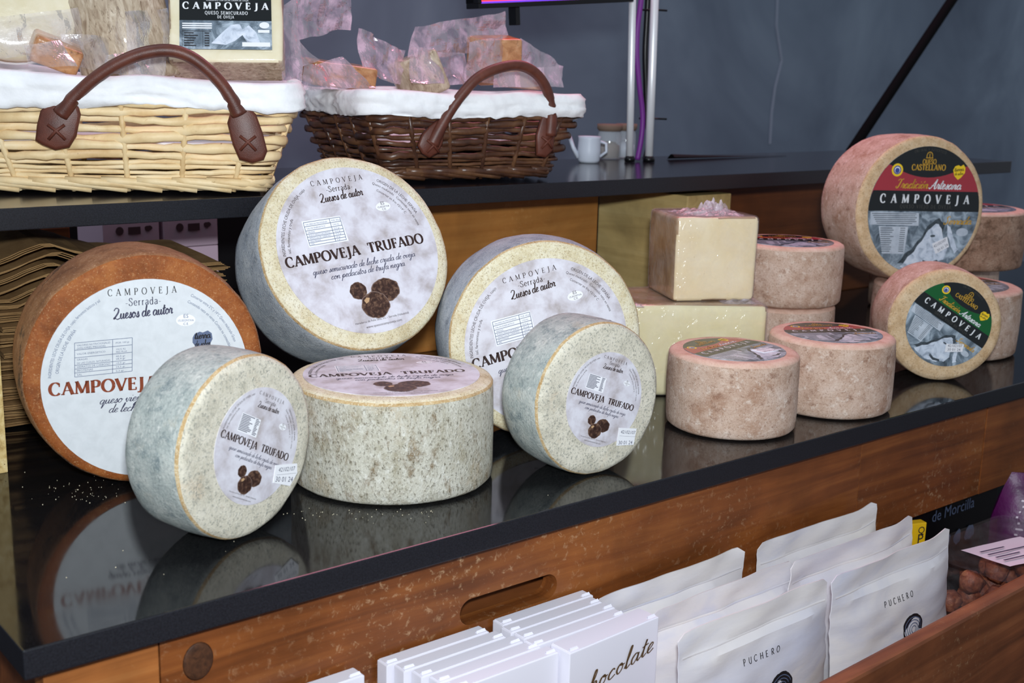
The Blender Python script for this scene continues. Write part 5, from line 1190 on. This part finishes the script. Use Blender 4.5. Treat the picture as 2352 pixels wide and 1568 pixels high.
for k, (px, r) in enumerate(((1398, .020), (1436, .017))):
    pj = onz(px, 365-2*k, z0)
    root = thing('glass_jar', ('wider glass jar with cork lid beside the white jug', 'narrow glass jar with cork lid beside the chrome poles')[k], 'jar', loc=(pj.x, pj.y, z0+.0005))
    part('jar_glass', MB().lathe([(.0001, .0005), (r*.95, .0), (r, .004), (r, .040), (r*.92, .045), (r*.92, .050)], 28), glass_mat, root, True)
    part('jar_lid', MB().lathe([(.0001, .046), (r*.9, .046), (r*1.08, .0505), (r*1.08, .058), (.0001, .058)], 28), cork, root, True)
    part('jar_filling', MB().lathe([(.0001, .002), (r*.85, .002), (r*.88, .022), (r*.5, .028), (.0001, .030)], 24), mug_white if k else cork, root, True)
# chrome poles with cables
PY = 1.445
def pole(label, px0, px1, r):
    a = onz(px1, 372, z0); b = ony(px0, -60, a.y)
    o = thing('chrome_pole', label, 'pole', loc=(a.x, a.y, z0))
    d = Vector(b)-Vector((a.x, a.y, z0)); part('tube', MB().tube([(0, 0, .001), tuple(d*.5), tuple(d*1.6)], r, 20), chrome, o, True)
    part('foot_cap', MB().lathe([(.0001, 0.0005), (r*1.5, .0005), (r*1.5, .006), (r*1.1, .010), (.0001, .010)], 20), black_gloss, o, True)
    return a, d
pole('chrome pole next to the glass jars', 1454, 1446, .0058)
a, d = pole('chrome pole with cable ties next to the purple cable', 1506, 1490, .0066)
def cable(name, label, pix, r, mat, Y):
    pts = [ony(x, y, Y) for x, y in pix]; sm = []
    for i in range(len(pts)-1):
        p0, p1, p2, p3 = pts[max(i-1, 0)], pts[i], pts[i+1], pts[min(i+2, len(pts)-1)]
        for k in range(6):
            t = k/6; sm.append(.5*((2*p1)+(-p0+p2)*t+(2*p0-5*p1+4*p2-p3)*t*t+(-p0+3*p1-3*p2+p3)*t**3))
    sm.append(pts[-1]); o = put(name, MB().tube(sm, r, 10).mesh(name, mat, True)); tag(o, label, 'cable'); return o
cable('purple_cable', 'purple cable hanging between the chrome poles', [(1478, -40), (1470, 20), (1464, 70), (1463, 130), (1469, 200), (1476, 260), (1474, 310), (1464, 367)], .0044, purple_cable, 1.44)
cable('black_cable', 'black cable tied beside the purple cable', [(1490, -40), (1486, 40), (1482, 120), (1484, 200), (1486, 270), (1492, 320), (1482, 366)], .0050, black_gloss, 1.452)
for k, (px, py) in enumerate(((1489, 24), (1489, 272))):
    p = ony(px, py, 1.447); o = put('cable_tie', MB().tube([(p.x-.024*rt0.x, p.y-.024*rt0.y-.012, p.z), (p.x, p.y-.018, p.z+.0005), (p.x+.022*rt0.x, p.y+.022*rt0.y-.012, p.z)], .0016, 6).mesh('cable_tie', black_gloss, True)); tag(o, ('black cable tie high on the chrome pole', 'black cable tie low on the chrome pole')[k], 'cable tie')
# screen above
pa, pb = ony(1100, 20, 1.42), ony(1456, 4, 1.42)
wv = (pb-pa); wl = wv.length; wx = wv.normalized(); wz = Vector((0, 0, 1)) - wx*wx.z; wz.normalize(); wy = wz.cross(wx)
root = thing('television', 'wall screen showing red, only its lower edge in view', 'television', frameM(pa, wx, wy, wz))
part('bezel', MB().box((0, 0, 0), (wl, .03, .007), .001).box((0, 0, .007), (.006, .03, .22), .001).box((wl-.006, 0, .007), (wl, .03, .22), .001).box((0, .012, .007), (wl, .03, .22)), black_gloss, root)
part('screen', MB().box((.0085, .008, .0095), (wl-.0065, .0115, .219)), screen_mat, root)
part('screen_border', MB().box((.006, .0085, .007), (wl-.006, .0118, .2195)), screen_blue, root)
part('bracket', MB().box((.073, .006, -.026), (.081, .024, 0), .001), black_gloss, root)
# slanting black strut behind and dark mat on the shelf
pa, pb = ony(2200, -20, 1.62), ony(1922, 350, 1.62)
o = thing('black_strut', 'black slanting strut rising behind the red-labelled wheel', 'strut', loc=tuple(pb))
part('rod', MB().tube([(0, 0, -.05), tuple(pa-pb), tuple((pa-pb)*1.6)], .0115, 14), strut_mat, o, True)
o = put('black_strap', MB().grid(lambda a, b: tuple(onz(1545+260*a, 366-9*a, z0+.001) + Vector((0, -.004+.02*b*(1-a*.7), (.009*(1-a)**1.5)*math.sin(math.pi*min(1, b+.15))))), 12, 6).mesh('black_strap', black_mat, True)); tag(o, 'thin black strap lying along the back of the shelf', 'strap')
